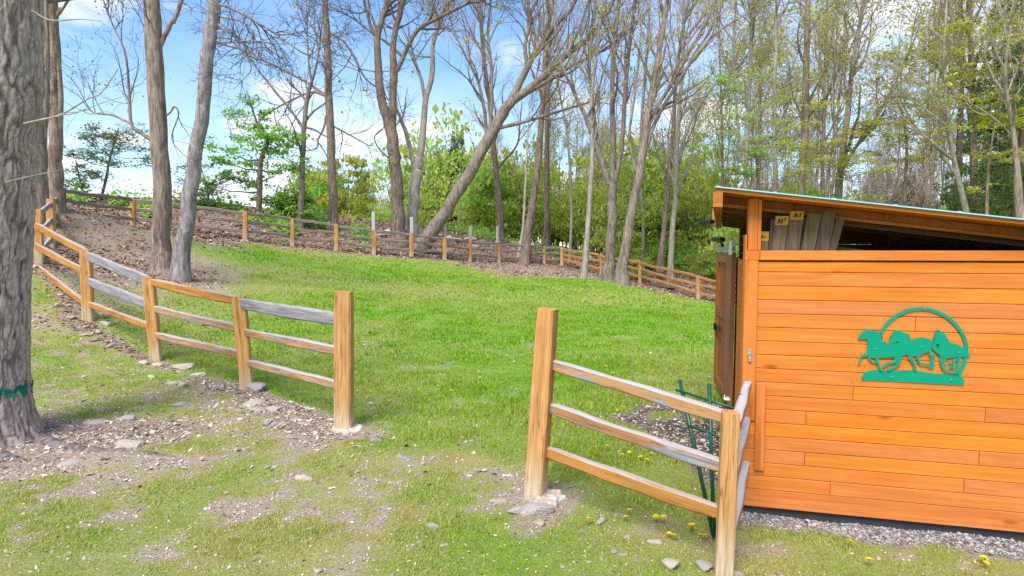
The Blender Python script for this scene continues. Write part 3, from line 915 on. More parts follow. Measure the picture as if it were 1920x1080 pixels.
# concrete footings
def footing(px, py, d, rx, ry, h, label, seed):
    q = P(px, py, d); g = Hs(q[0], q[1])
    mb = MB(); n = 22; r = random.Random(seed)
    rr = [1 + r.uniform(-.24, .18) for _ in range(n)]
    V = []
    for k, (s, z) in enumerate(((1.06, -.08), (1.02, h * .6), (.93, h * .95), (.5, h), (.02, h * 1.03))):
        for i in range(n):
            a = 2 * math.pi * i / n
            V.append((rx * s * rr[i] * math.cos(a), ry * s * rr[i] * math.sin(a), z + r.uniform(-.014, .010)))
    i0 = np.arange(4)[:, None] * n; j = np.arange(n)[None]; j2 = (j + 1) % n
    mb.add(V, np.stack([i0 + j, i0 + j2, i0 + n + j2, i0 + n + j], -1).reshape(-1, 4))
    o = mb.build('concrete_footing', M['concrete'], smooth=False)
    o.location = (q[0], q[1], g)
    tag(o, label, 'footing')


footing(653, 806, 5.45, .145, .13, .018, 'round pale concrete footing at the base of the tall straight gate post', 3)
footing(1022, 945, 3.93, .15, .13, .045, 'rough broken concrete footing under the leaning gate post', 4)

# ------------------------------------------------------------------ shed
root = empty('wooden_shed', SHED_O, -SHED_A, world_children=False)
tag(root, 'orange stained board shed with open front strip and pale blue metal roof', 'shed')
SM = Matrix.Translation(Vector(SHED_O)) @ Matrix.Rotation(-SHED_A, 4, 'Z')
SMI = SM.inverted()


def loc(p): return np.array(SMI @ Vector(p))


SW, SD = 2.45, 3.2
wl = loc((SHED_O[0] + .36 * 3.2, SHED_O[1] + 3.2, 0)); skew = wl[0] / wl[1]       # the side runs slightly outwards


def sx(y): return skew * y


zb, zt_ = .055, 1.632
mb = MB(); r = random.Random(3)
z = zb; row = 0
hs = [.118] + [.0871] * 30
joints = {1: [.40, 1.95], 2: [.53, 1.33], 3: [], 4: [.30, 1.32, 2.1], 5: [], 6: [1.55], 7: [.30, 1.34], 8: [], 9: [.45, 1.8], 10: [], 12: [.22, 1.1], 13: [], 15: [.7, 1.35], 16: []}
joints = {1: [.52, 1.98], 2: [1.24], 3: [.37], 4: [1.31], 6: [.37, 2.0], 7: [1.33], 8: [.63], 11: [1.75], 13: [.95], 16: [1.6]}
while z < zt_ - .01:
    h = min(hs[row], zt_ - z)
    xs = [.0] + joints.get(row, []) + [SW]
    for a, b in zip(xs[:-1], xs[1:]):
        mb.box((a + (.001 if a else 0), -.020, z + .0013), (b - .001, 0, z + h - .0013), 0, r.random(), .0028)
    z += h; row += 1
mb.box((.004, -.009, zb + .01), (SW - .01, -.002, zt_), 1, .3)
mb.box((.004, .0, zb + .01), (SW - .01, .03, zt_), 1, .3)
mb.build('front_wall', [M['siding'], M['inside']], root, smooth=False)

mb = MB()
mb.box((.075, -.034, 1.640), (SW, .035, 1.700), 0, .6, .004)
mb.build('top_trim', M['trim'], root, smooth=False)
mb = MB()
mb.box((-.012, -.036, .62), (.066, -.0215, 1.6385), 0, .5, .003)
mb.build('corner_board', M['trim_z'], root, smooth=False)
mb = MB()
mb.box((-.014, -.0345, 1.640), (.073, -.002, 1.7005), 0, .5, .003)
mb.build('trim_block', M['trim_z'], root, smooth=False)
mb = MB()
mb.box((-.012, -.019, .06), (-.001, .075, 1.80), 0, .5, .003)
mb.build('side_board', M['trim_z'], root, smooth=False)
mb = MB()
mb.box((.072, -.041, .30), (.130, -.0215, .865), 0, .3, .003)
mb.build('cleat_board', M['trim_z'], root, smooth=False)
RTOP = lambda s: CAMZ + .392 - .136 * (s + .2)
mb = MB()
zc = RTOP(.03) - .034
mb.box((.005, -.012, 1.7025), (.060, .06, zc), 0, .45, .003)
mb.build('corner_post', M['trim_z'], root, smooth=False)
mb = MB()
mb.box((.062, -.004, 1.7025), (.082, .05, RTOP(.07) - .036), 0, .8, .002)
mb.build('post_strip', M['trim_z'], root, smooth=False)

# side, rear and inner walls
def skew_box(mb, x0, x1, y0, y1, z0, z1, mat=0, rnd=.5, ztop=None):
    f = ztop or (lambda x: z1)
    c = []
    for zf in (0, 1):
        for (xx, yy) in ((x0, y0), (x1, y0), (x1, y1), (x0, y1)):
            X = xx + sx(yy)
            c.append((X, yy, z0 if zf == 0 else (f(X) if ztop else z1)))
    mb.hexa(c, mat, rnd)


mb = MB()
for k in range(18):
    zz = .06 + k * .0871
    skew_box(mb, 0, .022, .08, SD, zz, zz + .084, 0, r.random())
mb.build('side_wall', M['siding'], root, smooth=False)
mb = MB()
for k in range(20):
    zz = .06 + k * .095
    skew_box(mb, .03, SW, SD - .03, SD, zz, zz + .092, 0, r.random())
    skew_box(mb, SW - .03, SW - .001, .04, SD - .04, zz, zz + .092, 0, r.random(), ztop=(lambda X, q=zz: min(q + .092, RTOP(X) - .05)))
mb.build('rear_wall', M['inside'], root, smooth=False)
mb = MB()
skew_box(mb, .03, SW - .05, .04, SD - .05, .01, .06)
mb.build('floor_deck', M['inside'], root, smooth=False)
mb = MB()
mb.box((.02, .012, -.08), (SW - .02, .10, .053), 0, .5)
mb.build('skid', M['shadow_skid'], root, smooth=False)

# roof: metal, sheathing, rafters, fascia
def roof_slab(mb, x0, x1, y0, y1, top, th, mat=0, rnd=.5, ribs=False):
    c = []
    for zo in (-th, 0):
        for (a, b) in ((x0, y0), (x1, y0), (x1, y1), (x0, y1)):
            c.append((a + sx(max(b, 0)), b, RTOP(a) + top + zo))
    mb.hexa(c, mat, rnd)


rf_root = MB()
roof_slab(rf_root, -.215, SW + .15, -.165, SD + .2, .0, .0075)
for k in range(9):
    a = -.2 + k * .32
    roof_slab(rf_root, a, a + .02, -.163, SD + .19, .004, .0035)
roof = rf_root.build('roof', M['roof'], root, smooth=False)
mb = MB(); roof_slab(mb, -.205, SW + .13, -.150, SD + .18, -.009, .021, 0, .7)
mb.build('sheathing', M['roof_trim'], roof, smooth=False)
mb = MB(); roof_slab(mb, -.165, SW + .1, .125, .165, -.030, .045, 0, .1)
mb.build('rake_rafter', M['door_wood'], roof, smooth=False)  # same orange wood as the trim, roof shade painted in by the darker stain
mb = MB(); roof_slab(mb, -.165, SW + .1, .112, .175, -.077, .018, 0, .6)
mb.build('rake_trim', M['roof_trim'], roof, smooth=False)
mb = MB()
c = []
for zo in (RTOP(-.2) - .125, RTOP(-.2) - .032):
    for (a, b) in ((-.225, -.175), (-.168, -.175), (-.168, SD + .2), (-.225, SD + .2)):
        c.append((a + sx(max(b, 0)), b, zo))
mb.hexa(c, 0, .4)
mb.build('fascia', M['roof_trim'], roof, smooth=False)
for k in range(6):
    y0 = .25 + k * .5
    mb = MB(); roof_slab(mb, -.16, SW, y0, y0 + .04, -.034, .09, 0, .4)
    mb.build('rafter', M['inside'], roof, smooth=False)

# open side door, standing back beside the wall
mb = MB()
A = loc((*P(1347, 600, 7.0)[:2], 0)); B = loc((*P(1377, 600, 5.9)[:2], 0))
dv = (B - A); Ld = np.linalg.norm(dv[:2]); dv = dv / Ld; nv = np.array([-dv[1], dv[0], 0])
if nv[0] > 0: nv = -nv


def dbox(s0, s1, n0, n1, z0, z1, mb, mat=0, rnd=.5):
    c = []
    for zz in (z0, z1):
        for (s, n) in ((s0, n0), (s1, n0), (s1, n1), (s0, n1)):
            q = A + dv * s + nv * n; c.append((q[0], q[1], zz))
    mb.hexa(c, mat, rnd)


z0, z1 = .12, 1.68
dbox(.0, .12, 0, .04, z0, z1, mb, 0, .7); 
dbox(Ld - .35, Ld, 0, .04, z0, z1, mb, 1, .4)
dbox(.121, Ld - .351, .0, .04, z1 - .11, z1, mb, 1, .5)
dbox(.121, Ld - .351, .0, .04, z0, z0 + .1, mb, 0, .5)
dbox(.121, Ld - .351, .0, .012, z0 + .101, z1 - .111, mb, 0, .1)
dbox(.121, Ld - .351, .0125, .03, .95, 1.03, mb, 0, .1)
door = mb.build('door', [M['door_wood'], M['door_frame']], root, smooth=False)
mb = MB(); dbox(.01, .45, .041, .052, .79, .83, mb, 0, .1)
dbox(.13, .2, .053, .075, .77, .85, mb, 0, .1)
mb.build('strap_latch', M['black'], door, smooth=False)
mb = MB()
dbox(.1, Ld + .25, .045, .06, z1 + .015, z1 + .065, mb)
dbox(Ld + .05, Ld + .22, .066, .078, z1 - .02, z1 + .12, mb, 1)
mb.build('door_track', [M['steel'], M['white_metal']], root, smooth=False)

# hasp on the corner board
mb = MB()
hz = CAMZ - .655
mb.box((.016, -.040, hz - .03), (.040, -.0365, hz + .035), 0, .5, .001)
ang = np.linspace(0, 2 * math.pi, 13)
mb.tube(np.stack([.028 + .012 * np.cos(ang), -.046 + 0 * ang, hz - .002 + .013 * np.sin(ang)], -1), np.full(13, .003), 5)
mb.box((.019, -.052, hz - .045), (.037, -.041, hz - .018), 0, .5, .002)
mb.build('hasp', M['brass'], root, smooth=False)
mb = MB()
q = loc(P(1360, 748, 4.1))
mb.box((q[0] - .012, q[1] - .02, q[2] - .006), (q[0] + .03, q[1] + .06, q[2] + .004), 0, .5, .001)
mb.tube([(q[0] - .005, q[1], q[2]), (q[0] - .005, q[1], q[2] + .03)], [.004, .003], 6, cap=True)
mb.build('gate_pin', M['white_metal'], root)

# security lights under the eave
def cam_thing(px, py, d, w, h, label, ang, arm):
    q = P(px, py, d)
    e = empty('security_camera', q)
    tag(e, label, 'camera')
    s = d / F
    mb = MB(); mb.box((-w * s / 2, -.05, -h * s / 2), (w * s / 2, .09, h * s / 2), 0, .5, .006)
    b = mb.build('housing', M['black'], e, smooth=False, origin=(0, 0, 0)); b.location = (0, 0, 0); b.rotation_euler = (0, ang, .3)
    mb = MB(); mb.tube([np.zeros(3), np.array(arm) * .6, np.array(arm)], [.012, .010, .016], 7, cap=True)
    b = mb.build('bracket', M['black'], e, origin=(0, 0, 0)); b.location = (0, 0, 0)


cam_thing(1328, 416, 4.6, 13, 7, 'black box-shaped camera under the eave corner of the shed', 0, (.045, .05, .015))
cam_thing(1349, 449, 5.5, 13, 7, 'small black tilted camera above the shed door track', .35, (.05, .05, -.06))
mb = MB()
q = loc(P(1339, 398, 4.62)); q2 = loc(P(1339, 423, 4.62))
mb.box((q[0] - .012, q[1] - .02, q2[2]), (q[0] + .012, q[1] + .03, q[2] + .03), 0, .5, .002)
mb.build('camera_board', M['post'], root, smooth=False)

# planks leaning inside the open strip
PL = [  # top-left px, top y, top-right px, bottom-left px, bottom-right px, d, yellow bottom y or None, label
    (1419, 434, 1442, 1417, 1440, 3.86, 452, 'shortest old plank with a yellow painted end, beside the shed corner post'),
    (1447, 411, 1455, 1441, 1449, 3.90, None, 'narrow plank seen edge-on beside the taller yellow-ended planks'),
    (1455, 405, 1480, 1447, 1471, 3.86, 422, 'old plank with a yellow painted end, second tallest of the yellow-ended planks'),
    (1483, 396, 1508, 1472, 1498, 3.88, 412, 'tallest old plank with a yellow painted end'),
    (1504, 408, 1513, 1494, 1503, 3.97, None, 'dark narrow plank in the gap behind the tallest yellow-ended plank'),
    (1515, 400, 1541, 1503, 1527, 3.84, None, 'greenish old plank with a pale split edge'),
    (1543, 396, 1568, 1529, 1554, 3.86, None, 'plain grey plank reaching up to the shed rafter'),
    (1568, 410, 1584, 1555, 1568, 3.90, None, 'steepest leaning plank, last of the row inside the shed')]
def inwall(px, py, off):
    """point seen at px,py on a plane parallel to the shed front, off metres inside"""
    dr = P(px, py, 1.0) - np.array([0, 0, CAMZ])
    n = np.array([-math.sin(SHED_A), -math.cos(SHED_A), 0])
    p0 = np.array(SM @ Vector((0, off, 0)))
    return np.array([0, 0, CAMZ]) + dr * (((p0 - np.array([0, 0, CAMZ])) @ n) / (dr @ n))


for i, (xa, ya, xb, xc, xd_, d, yy, lab) in enumerate(PL):
    d = d + .0
    off = .04 + (d - 3.84) * .35
    TL = inwall(xa, ya, off); TR = inwall(xb, ya, off); BL = inwall(xc, 469, off); BR = inwall(xd_, 469, off)
    k = (BL[2] - .08) / (TL[2] - BL[2])
    B0 = BL - (TL - BL) * k; B1 = BR - (TR - BR) * k
    th = np.array([bdir[0], bdir[1], 0]) * .025
    e = empty('plank', B0)
    tag(e, lab, 'plank', 'old planks stored in the shed')
    mb = MB()
    def slab(mb, f0, f1, off=0.0, mat=0):
        a0 = B0 + (TL - B0) * f0; a1 = B1 + (TR - B1) * f0; b0 = B0 + (TL - B0) * f1; b1 = B1 + (TR - B1) * f1
        o = -np.array([bdir[0], bdir[1], 0]) * off
        mb.hexa([a0 + o, a1 + o, a1 + th, a0 + th, b0 + o, b1 + o, b1 + th, b0 + th], mat, RND.random())
    fy = None
    if yy:
        zy = inwall(xa, yy, off)[2]
        fy = (zy - B0[2]) / (TL[2] - B0[2])
    slab(mb, 0, fy or 1)
    mb.build('board', M['green_plank' if i in (5,) else 'old_plank'], e, smooth=False)
    if fy:
        mb = MB(); slab(mb, fy, 1, .001, 0)
        mb.build('painted_end', M['yellow'], e, smooth=False)
        mb = MB()
        up = (TL - B0) / np.linalg.norm(TL - B0); rt = (TR - TL) / np.linalg.norm(TR - TL)
        W_ = np.linalg.norm(TR - TL); Hy = np.linalg.norm(TL - B0) * (1 - fy)
        o = -np.array([bdir[0], bdir[1], 0]) * .003
        st = {0: [(.25, .35, .35, .55), (.4, .3, .5, .6), (.62, .35, .72, .5)], 2: [(.2, .2, .34, .55), (.2, .55, .36, .62), (.45, .2, .52, .62), (.66, .5, .74, .75)],
              3: [(.3, .3, .42, .75), (.42, .75, .54, .3), (.72, .3, .76, .75)]}[i]
        for (a, b, c_, d_) in st:
            p0 = TL - up * Hy * (1 - b) + rt * W_ * a + o; p1 = TL - up * Hy * (1 - d_) + rt * W_ * c_ + o
            mb.tube([p0, (p0 + p1) / 2, p1], [.0035] * 3, 5)
        mb.build('marking', M['ink'], e)
# a mossy board lying flat behind the wall top
e = empty('plank', P(1600, 470, 3.6))
tag(e, 'mossy plank lying almost flat behind the top of the shed wall', 'plank', 'old planks stored in the shed')
mb = MB(); a = loc(P(1565, 462, 3.72)); b = loc(P(1640, 471, 3.70))
for p_ in (a, b): p_[1] = .14
Wd = lambda p_: np.array(SM @ Vector(p_))
mb.hexa([Wd(a + np.array([0, 0, -.02])), Wd(b + np.array([0, 0, -.02])), Wd(b + np.array([0, .1, -.02])), Wd(a + np.array([0, .1, -.02])), Wd(a), Wd(b), Wd(b + np.array([0, .1, 0])), Wd(a + np.array([0, .1, 0]))])
mb.build('board', M['green_plank'], e, smooth=False)

# ------------------------------------------------------------------ horse wall art
art = empty('wall_art', np.array(SM @ Vector((1.0, -.0225, 1.0))), -SHED_A, world_children=False)
tag(art, 'green metal cutout of three galloping horses in a ring on the shed wall', 'wall art')
AM = Matrix.Translation(art.location) @ Matrix.Rotation(-SHED_A, 4, 'Z'); AMI = AM.inverted()


def onwall(cx, cy):
    """crop pixel -> art local x,z on the plane of the boards"""
    px, py = 1590 + cx / 6, 560 + cy / 6
    dr = P(px, py, 1.0) - np.array([0, 0, CAMZ])
    n = np.array([-math.sin(SHED_A), -math.cos(SHED_A), 0])
    p0 = np.array(SM @ Vector((0, -.022, 0)))
    k = ((p0 - np.array([0, 0, CAMZ])) @ n) / (dr @ n)
    w = np.array([0, 0, CAMZ]) + dr * k
    l = AMI @ Vector(w)
    return (l[0], l[2])


def art_poly(name, polys, strokes, y):
    import bmesh
    mbx = MB()
    k = 0
    for poly in polys:
        pts = [onwall(*p) for p in poly]
        bm = bmesh.new()
        vs = [bm.verts.new((a, y - k * .0004, b)) for a, b in pts]
        f = bm.faces.new(vs); 
        if f.normal.y > 0: f.normal_flip()
        bmesh.ops.triangulate(bm, faces=[f])
        bm.verts.index_update()
        base = [tuple(v.co) for v in bm.verts]; tri = [[v.index for v in fc.verts] for fc in bm.faces]
        n = len(base)
        mbx.add(base, tri)
        mbx.add([(a, b + .004, c) for a, b, c in base] + base, [(i, (i + 1) % n, n + (i + 1) % n, n + i) for i in range(n)])
        bm.free(); k += 1
    for pl, w in strokes:
        p = np.array([onwall(*q) for q in pl]); 
        # resample
        tt = np.linspace(0, len(p) - 1, max(8, len(p) * 4)); i0 = np.minimum(tt.astype(int), len(p) - 2); fr = (tt - i0)[:, None]
        pm = np.vstack([2 * p[0] - p[1], p, 2 * p[-1] - p[-2]])
        a, b, c, d = pm[i0], pm[i0 + 1], pm[i0 + 2], pm[i0 + 3]
        p = .5 * ((2 * b) + (c - a) * fr + (2 * a - 5 * b + 4 * c - d) * fr ** 2 + (3 * b - a - 3 * c + d) * fr ** 3)
        tn = np.gradient(p, axis=0); tn /= np.linalg.norm(tn, axis=1)[:, None]
        nn = np.stack([-tn[:, 1], tn[:, 0]], -1)
        ww = np.interp(np.linspace(0, 1, len(p)), np.linspace(0, 1, len(w)), w) * .00053 / 2 if isinstance(w, (list, tuple)) else np.full(len(p), w * .00053 / 2)
        L = p + nn * ww[:, None]; Rr = p - nn * ww[:, None]
        yy = y - k * .0004; n = len(p)
        V = [(q[0], yy, q[1]) for q in L] + [(q[0], yy, q[1]) for q in Rr] + [(q[0], yy + .004, q[1]) for q in L] + [(q[0], yy + .004, q[1]) for q in Rr]
        f = []
        for i in range(n - 1):
            f += [(i, n + i, n + i + 1, i + 1), (i, i + 1, 2 * n + i + 1, 2 * n + i), (n + i, 3 * n + i, 3 * n + i + 1, n + i + 1)]
        mbx.add(V, f); k += 1
    return mbx.build(name, M['green_metal'], art, smooth=False, origin=None)


art_poly('ground_strip', [[(150, 905), (158, 870), (185, 832), (230, 810), (330, 798), (400, 806), (520, 810), (640, 818), (720, 808), (800, 812), (900, 830), (1000, 842), (1090, 846), (1200, 848), (1260, 860), (1292, 885), (1306, 930), (1300, 970), (900, 952), (500, 930), (160, 914)]], [], -.004)
art_poly('ring', [], [([(365, 388), (420, 300), (500, 222), (600, 160), (710, 122), (850, 112), (980, 140), (1090, 192), (1190, 272), (1270, 375), (1320, 490), (1330, 600), (1312, 700), (1275, 790), (1232, 850)], 36)], -.0075)
h1 = [(102, 442), (130, 402), (165, 372), (196, 352), (198, 330), (214, 347), (290, 358), (338, 364), (352, 395), (384, 408), (362, 428), (384, 452), (375, 468), (398, 480), (398, 498), (440, 500), (520, 505), (600, 520), (600, 650), (520, 655), (460, 655), (380, 658), (320, 662), (250, 660), (215, 640), (212, 560), (218, 510), (212, 455), (165, 448), (125, 458)]
h2 = [(455, 495), (460, 452), (480, 440), (470, 408), (492, 402), (498, 365), (520, 362), (548, 348), (590, 365), (680, 402), (662, 410), (690, 440), (715, 458), (755, 455), (790, 438), (845, 432), (905, 448), (950, 478), (990, 520), (1005, 560), (1030, 640), (1010, 625), (955, 575), (930, 545), (925, 590), (880, 602), (840, 612), (800, 640), (700, 645), (640, 625), (600, 645), (560, 660), (515, 660), (480, 600), (515, 503), (575, 492), (555, 476), (520, 478), (505, 498)]
h3 = [(940, 478), (962, 455), (965, 395), (980, 375), (975, 352), (992, 362), (1020, 368), (1018, 350), (1050, 372), (1090, 395), (1105, 440), (1130, 462), (1125, 490), (1190, 500), (1235, 520), (1262, 535), (1320, 548), (1348, 580), (1345, 612), (1372, 632), (1345, 648), (1270, 650), (1205, 650), (1140, 662), (1085, 668), (1058, 664), (1020, 640), (1000, 600), (1010, 545), (1016, 515), (998, 498), (975, 515), (985, 545), (960, 550), (938, 520)]
art_poly('horses', [h1, h2, h3], [
    ([(235, 630), (180, 628), (148, 648), (128, 700), (118, 735)], [34, 26, 18, 20]), ([(225, 655), (250, 692), (285, 712), (318, 708)], [24, 18, 20]),
    ([(312, 655), (338, 730), (358, 790), (385, 812)], [34, 22, 26]), ([(545, 655), (520, 705), (455, 722), (400, 752), (385, 765)], [50, 26, 20, 24]), ([(570, 650), (555, 735), (500, 770), (440, 808)], [44, 26, 26]),
    ([(675, 640), (712, 690), (740, 745), (748, 805)], [40, 24, 30]), ([(775, 635), (782, 690), (815, 732), (880, 738), (925, 768), (965, 745)], [34, 20, 20, 30]), ([(905, 600), (930, 640), (928, 700), (920, 755)], [30, 20, 22]),
    ([(950, 610), (962, 650), (945, 690), (950, 740)], [20, 16, 18]), ([(1045, 655), (1045, 720), (1062, 780), (1110, 810), (1190, 826)], [44, 26, 22, 24]), ([(1075, 665), (1068, 710), (1092, 768)], [20, 12, 14]),
    ([(1115, 705), (1155, 712), (1150, 750), (1122, 775)], [16, 14, 16]), ([(1195, 660), (1172, 710), (1185, 745), (1160, 775)], [24, 16, 16]), ([(1235, 650), (1228, 730), (1208, 800), (1205, 836)], [36, 24, 26])], -.0105)

mbs = MB()
for cx_, cy_ in ((300, 560), (820, 540), (1230, 600), (480, 870), (1150, 905), (850, 112)):
    a_ = onwall(cx_, cy_); mbs.tube([(a_[0], -.014, a_[1]), (a_[0], -.0175, a_[1])], [.004, .0035], 8, cap=True)
mbs.build('screws', M['steel'], art)

# ------------------------------------------------------------------ trellis of green stakes
tr = empty('plant_stakes', P(1337, 1000, 3.4))
tag(tr, 'dark green fan-shaped stake trellis standing between the short fence and the shed', 'trellis')
STK = [[(1274, 712, 3.72), (1305, 850, 3.56), (1337, 1003, 3.42)], [(1330, 720, 3.58), (1334, 860, 3.5), (1339, 1008, 3.40)], [(1389, 738, 3.42), (1366, 860, 3.4), (1342, 1008, 3.38)]]
for pl in STK:
    mb = MB(); p = [P(*a) for a in pl]; mb.tube(p, [.0125, .0125, .0125], 8, cap=True)
    mb.build('stake', M['dark_green'], tr)
for pl in ([(1268, 731, 3.71), (1331, 751, 3.565), (1398, 772, 3.41)], [(1288, 797, 3.62), (1333, 812, 3.52), (1378, 830, 3.4)]):
    mb = MB(); mb.tube([P(*a) for a in pl], [.008] * 3, 7, cap=True); mb.build('crossbar', M['dark_green'], tr)

# ------------------------------------------------------------------ dandelions
def dandelion_proto():
    e = empty('dandelion', (0, 0, 0), world_children=False)
    mb = MB(); n = 48
    a = np.linspace(0, 2 * math.pi * 7, n); rr = np.linspace(.004, .015, n)
    c = np.stack([np.cos(a) * rr, np.sin(a) * rr, .05 - rr * .25], -1)
    u = np.stack([np.cos(a), np.sin(a), .35 + 0 * a], -1) * .008; w = np.stack([-np.sin(a), np.cos(a), 0 * a], -1) * .0055
    mb.quads(c, u, w, 0, rng.random(n)); f = mb.build('flower_head', M['dandelion'], e, smooth=False, origin=(0, 0, 0)); f.location = (0, 0, 0)
    mb = MB(); mb.tube([(0, 0, -.01), (.003, 0, .025), (0, 0, .048)], [.002, .002, .0016], 5); s = mb.build('stem', M['leaf_g'], e, origin=(0, 0, 0)); s.location = (0, 0, 0)
    return e


dproto = dandelion_proto()
DAND = [(1243, 860), (1202, 866), (1210, 872), (1172, 852), (1270, 870), (1180, 856), (1140, 848), (1254, 1010), (1262, 1016), (1312, 1014), (1325, 1018), (1232, 981), (1246, 983), (1182, 968), (1176, 982),
        (1105, 988), (1157, 775), (1170, 770), (1135, 692), (1148, 705), (1196, 686), (1192, 752), (658, 842), (1630, 1064), (1846, 1060), (1845, 1066), (1590, 1030), (806, 742), (845, 738), (1100, 870), (1118, 858), (1164, 862), (1222, 858), (1300, 1000)]
for i, (px, py) in enumerate(DAND):
    lo, hi = 1.5, 40.
    for _ in range(30):
        mid = (lo + hi) / 2; q = P(px, py, mid)
        if q[2] > Hs(q[0], q[1]): lo = mid
        else: hi = mid
    q = P(px, py, lo)
    o = dproto if i == 0 else copy_tree(dproto)
    o.location = (q[0], q[1], Hs(q[0], q[1])); o.rotation_euler = (RND.uniform(-.3, .3), RND.uniform(-.3, .3), RND.uniform(0, 6)); s = RND.uniform(.75, 1.15); o.scale = (s, s, s)
    tag(o, 'yellow dandelion blooming low in the grass', 'dandelion', 'dandelions in the grass')

# ------------------------------------------------------------------ trees
def spline(p, m):
    p = np.asarray(p, float)
    if len(p) == 2:
        return p[0] + (p[1] - p[0]) * np.linspace(0, 1, m)[:, None]
    t = np.linspace(0, len(p) - 1, m); i = np.minimum(t.astype(int), len(p) - 2); f = (t - i)[:, None]
    e = np.vstack([2 * p[0] - p[1], p, 2 * p[-1] - p[-2]])
    a, b, c, d = e[i], e[i + 1], e[i + 2], e[i + 3]
    return .5 * (2 * b + (c - a) * f + (2 * a - 5 * b + 4 * c - d) * f ** 2 + (3 * b - a - 3 * c + d) * f ** 3)


def grow(mbT, mbC, tips, pts, rads, lv, spec, g, t0):
    n = spec['n'][lv]; k = (7, 6, 4, 3)[lv]
    for _ in range(n):
        t = g.uniform(t0, 1.0) if lv else t0 + (1 - t0) * g.random() ** .8
        f = t * (len(pts) - 1); i = min(int(f), len(pts) - 2); fr = f - i
        p = pts[i] * (1 - fr) + pts[i + 1] * fr; r = rads[i] * (1 - fr) + rads[i + 1] * fr
        tn = pts[i + 1] - pts[i]; tn = tn / (np.linalg.norm(tn) + 1e-9)
        q = g.normal(size=3); q -= tn * (q @ tn); q /= np.linalg.norm(q)
        an = math.radians(spec['ang'][lv] * g.uniform(.65, 1.3))
        d = tn * math.cos(an) + q * math.sin(an)
        L = spec['len'][lv] * g.uniform(.55, 1.25) * (1.2 - .65 * t)
        r0 = min(r * .62, spec['r'][lv] * g.uniform(.7, 1.2)); r0 = max(r0, spec['rmin'])
        P_ = [p]; dd = d
        for j in range(k - 1):
            dd = dd + np.array([0, 0, spec['up'][lv]]) + g.normal(size=3) * spec['wob'][lv]
            dd = dd / np.linalg.norm(dd)
            P_.append(P_[-1] + dd * L / (k - 1))
        P_ = np.array(P_); R_ = np.linspace(r0, max(spec['rmin'] * .7, r0 * .22), k)
        (mbT if (lv == 0 and r0 > .035) else mbC).tube(P_, R_, (6, 4, 3, 3)[lv], 0)
        if lv + 1 < len(spec['n']):
            grow(mbT, mbC, tips, P_, R_, lv + 1, spec, g, .18)
        else:
            tips.append(P_)


BARE = dict(n=(12, 5, 5), ang=(48, 45, 45), len=(4.6, 2.2, 1.0), up=(.10, .06, .03), wob=(.16, .18, .2), r=(.07, .022, .011), rmin=.0075)


def leaves_on(mb, tips, per, size, spread, g, mat=1, flat=.6):
    if not tips: return
    A = np.concatenate(tips)
    n = int(len(tips) * per)
    if n < 1: return
    i = np.repeat(g.integers(0, len(A), n // 7 + 1), 7)[:n]
    c = A[i] + g.normal(size=(n, 3)) * spread * 1.6
    leafquads(mb, c, size, g, mat, flat)


def leafquads(mb, c, size, g, mat=0, flat=.6):
    n = len(c)
    a = g.uniform(0, 6.283, n)
    u = np.stack([np.cos(a), np.sin(a), g.normal(0, flat, n)], -1); u /= np.linalg.norm(u, axis=1)[:, None]
    v = np.stack([-np.sin(a), np.cos(a), g.normal(0, flat, n)], -1)
    s = size * g.uniform(.5, 1.4, n)
    mb.quads(c, u * s[:, None], v * (s * .55)[:, None], mat, g.random(n))


def stem_world(trace, d, ext=5.0, m=26, dz=0.0, flare=0.0):
    """trace: [(px,py,width px)...] from the ground upward"""
    T = np.array(trace, float)
    pts = np.array([P(a, b, d + dz * i / max(1, len(T) - 1)) for i, (a, b, w) in enumerate(trace)])
    rad = T[:, 2] * d / F / 2 * .88
    if ext > 0:
        tn = pts[-1] - pts[-2]; tn = tn / np.linalg.norm(tn)
        tn2 = tn * .7 + np.array([0, 0, .3]); tn2 /= np.linalg.norm(tn2)
        pts = np.vstack([pts, pts[-1] + tn2 * ext]); rad = np.append(rad, rad[-1] * .3)
    q = spline(np.column_stack([pts, rad]), m)
    q[:, 3] = np.maximum(q[:, 3], .006)
    return q[:, :3], q[:, 3]


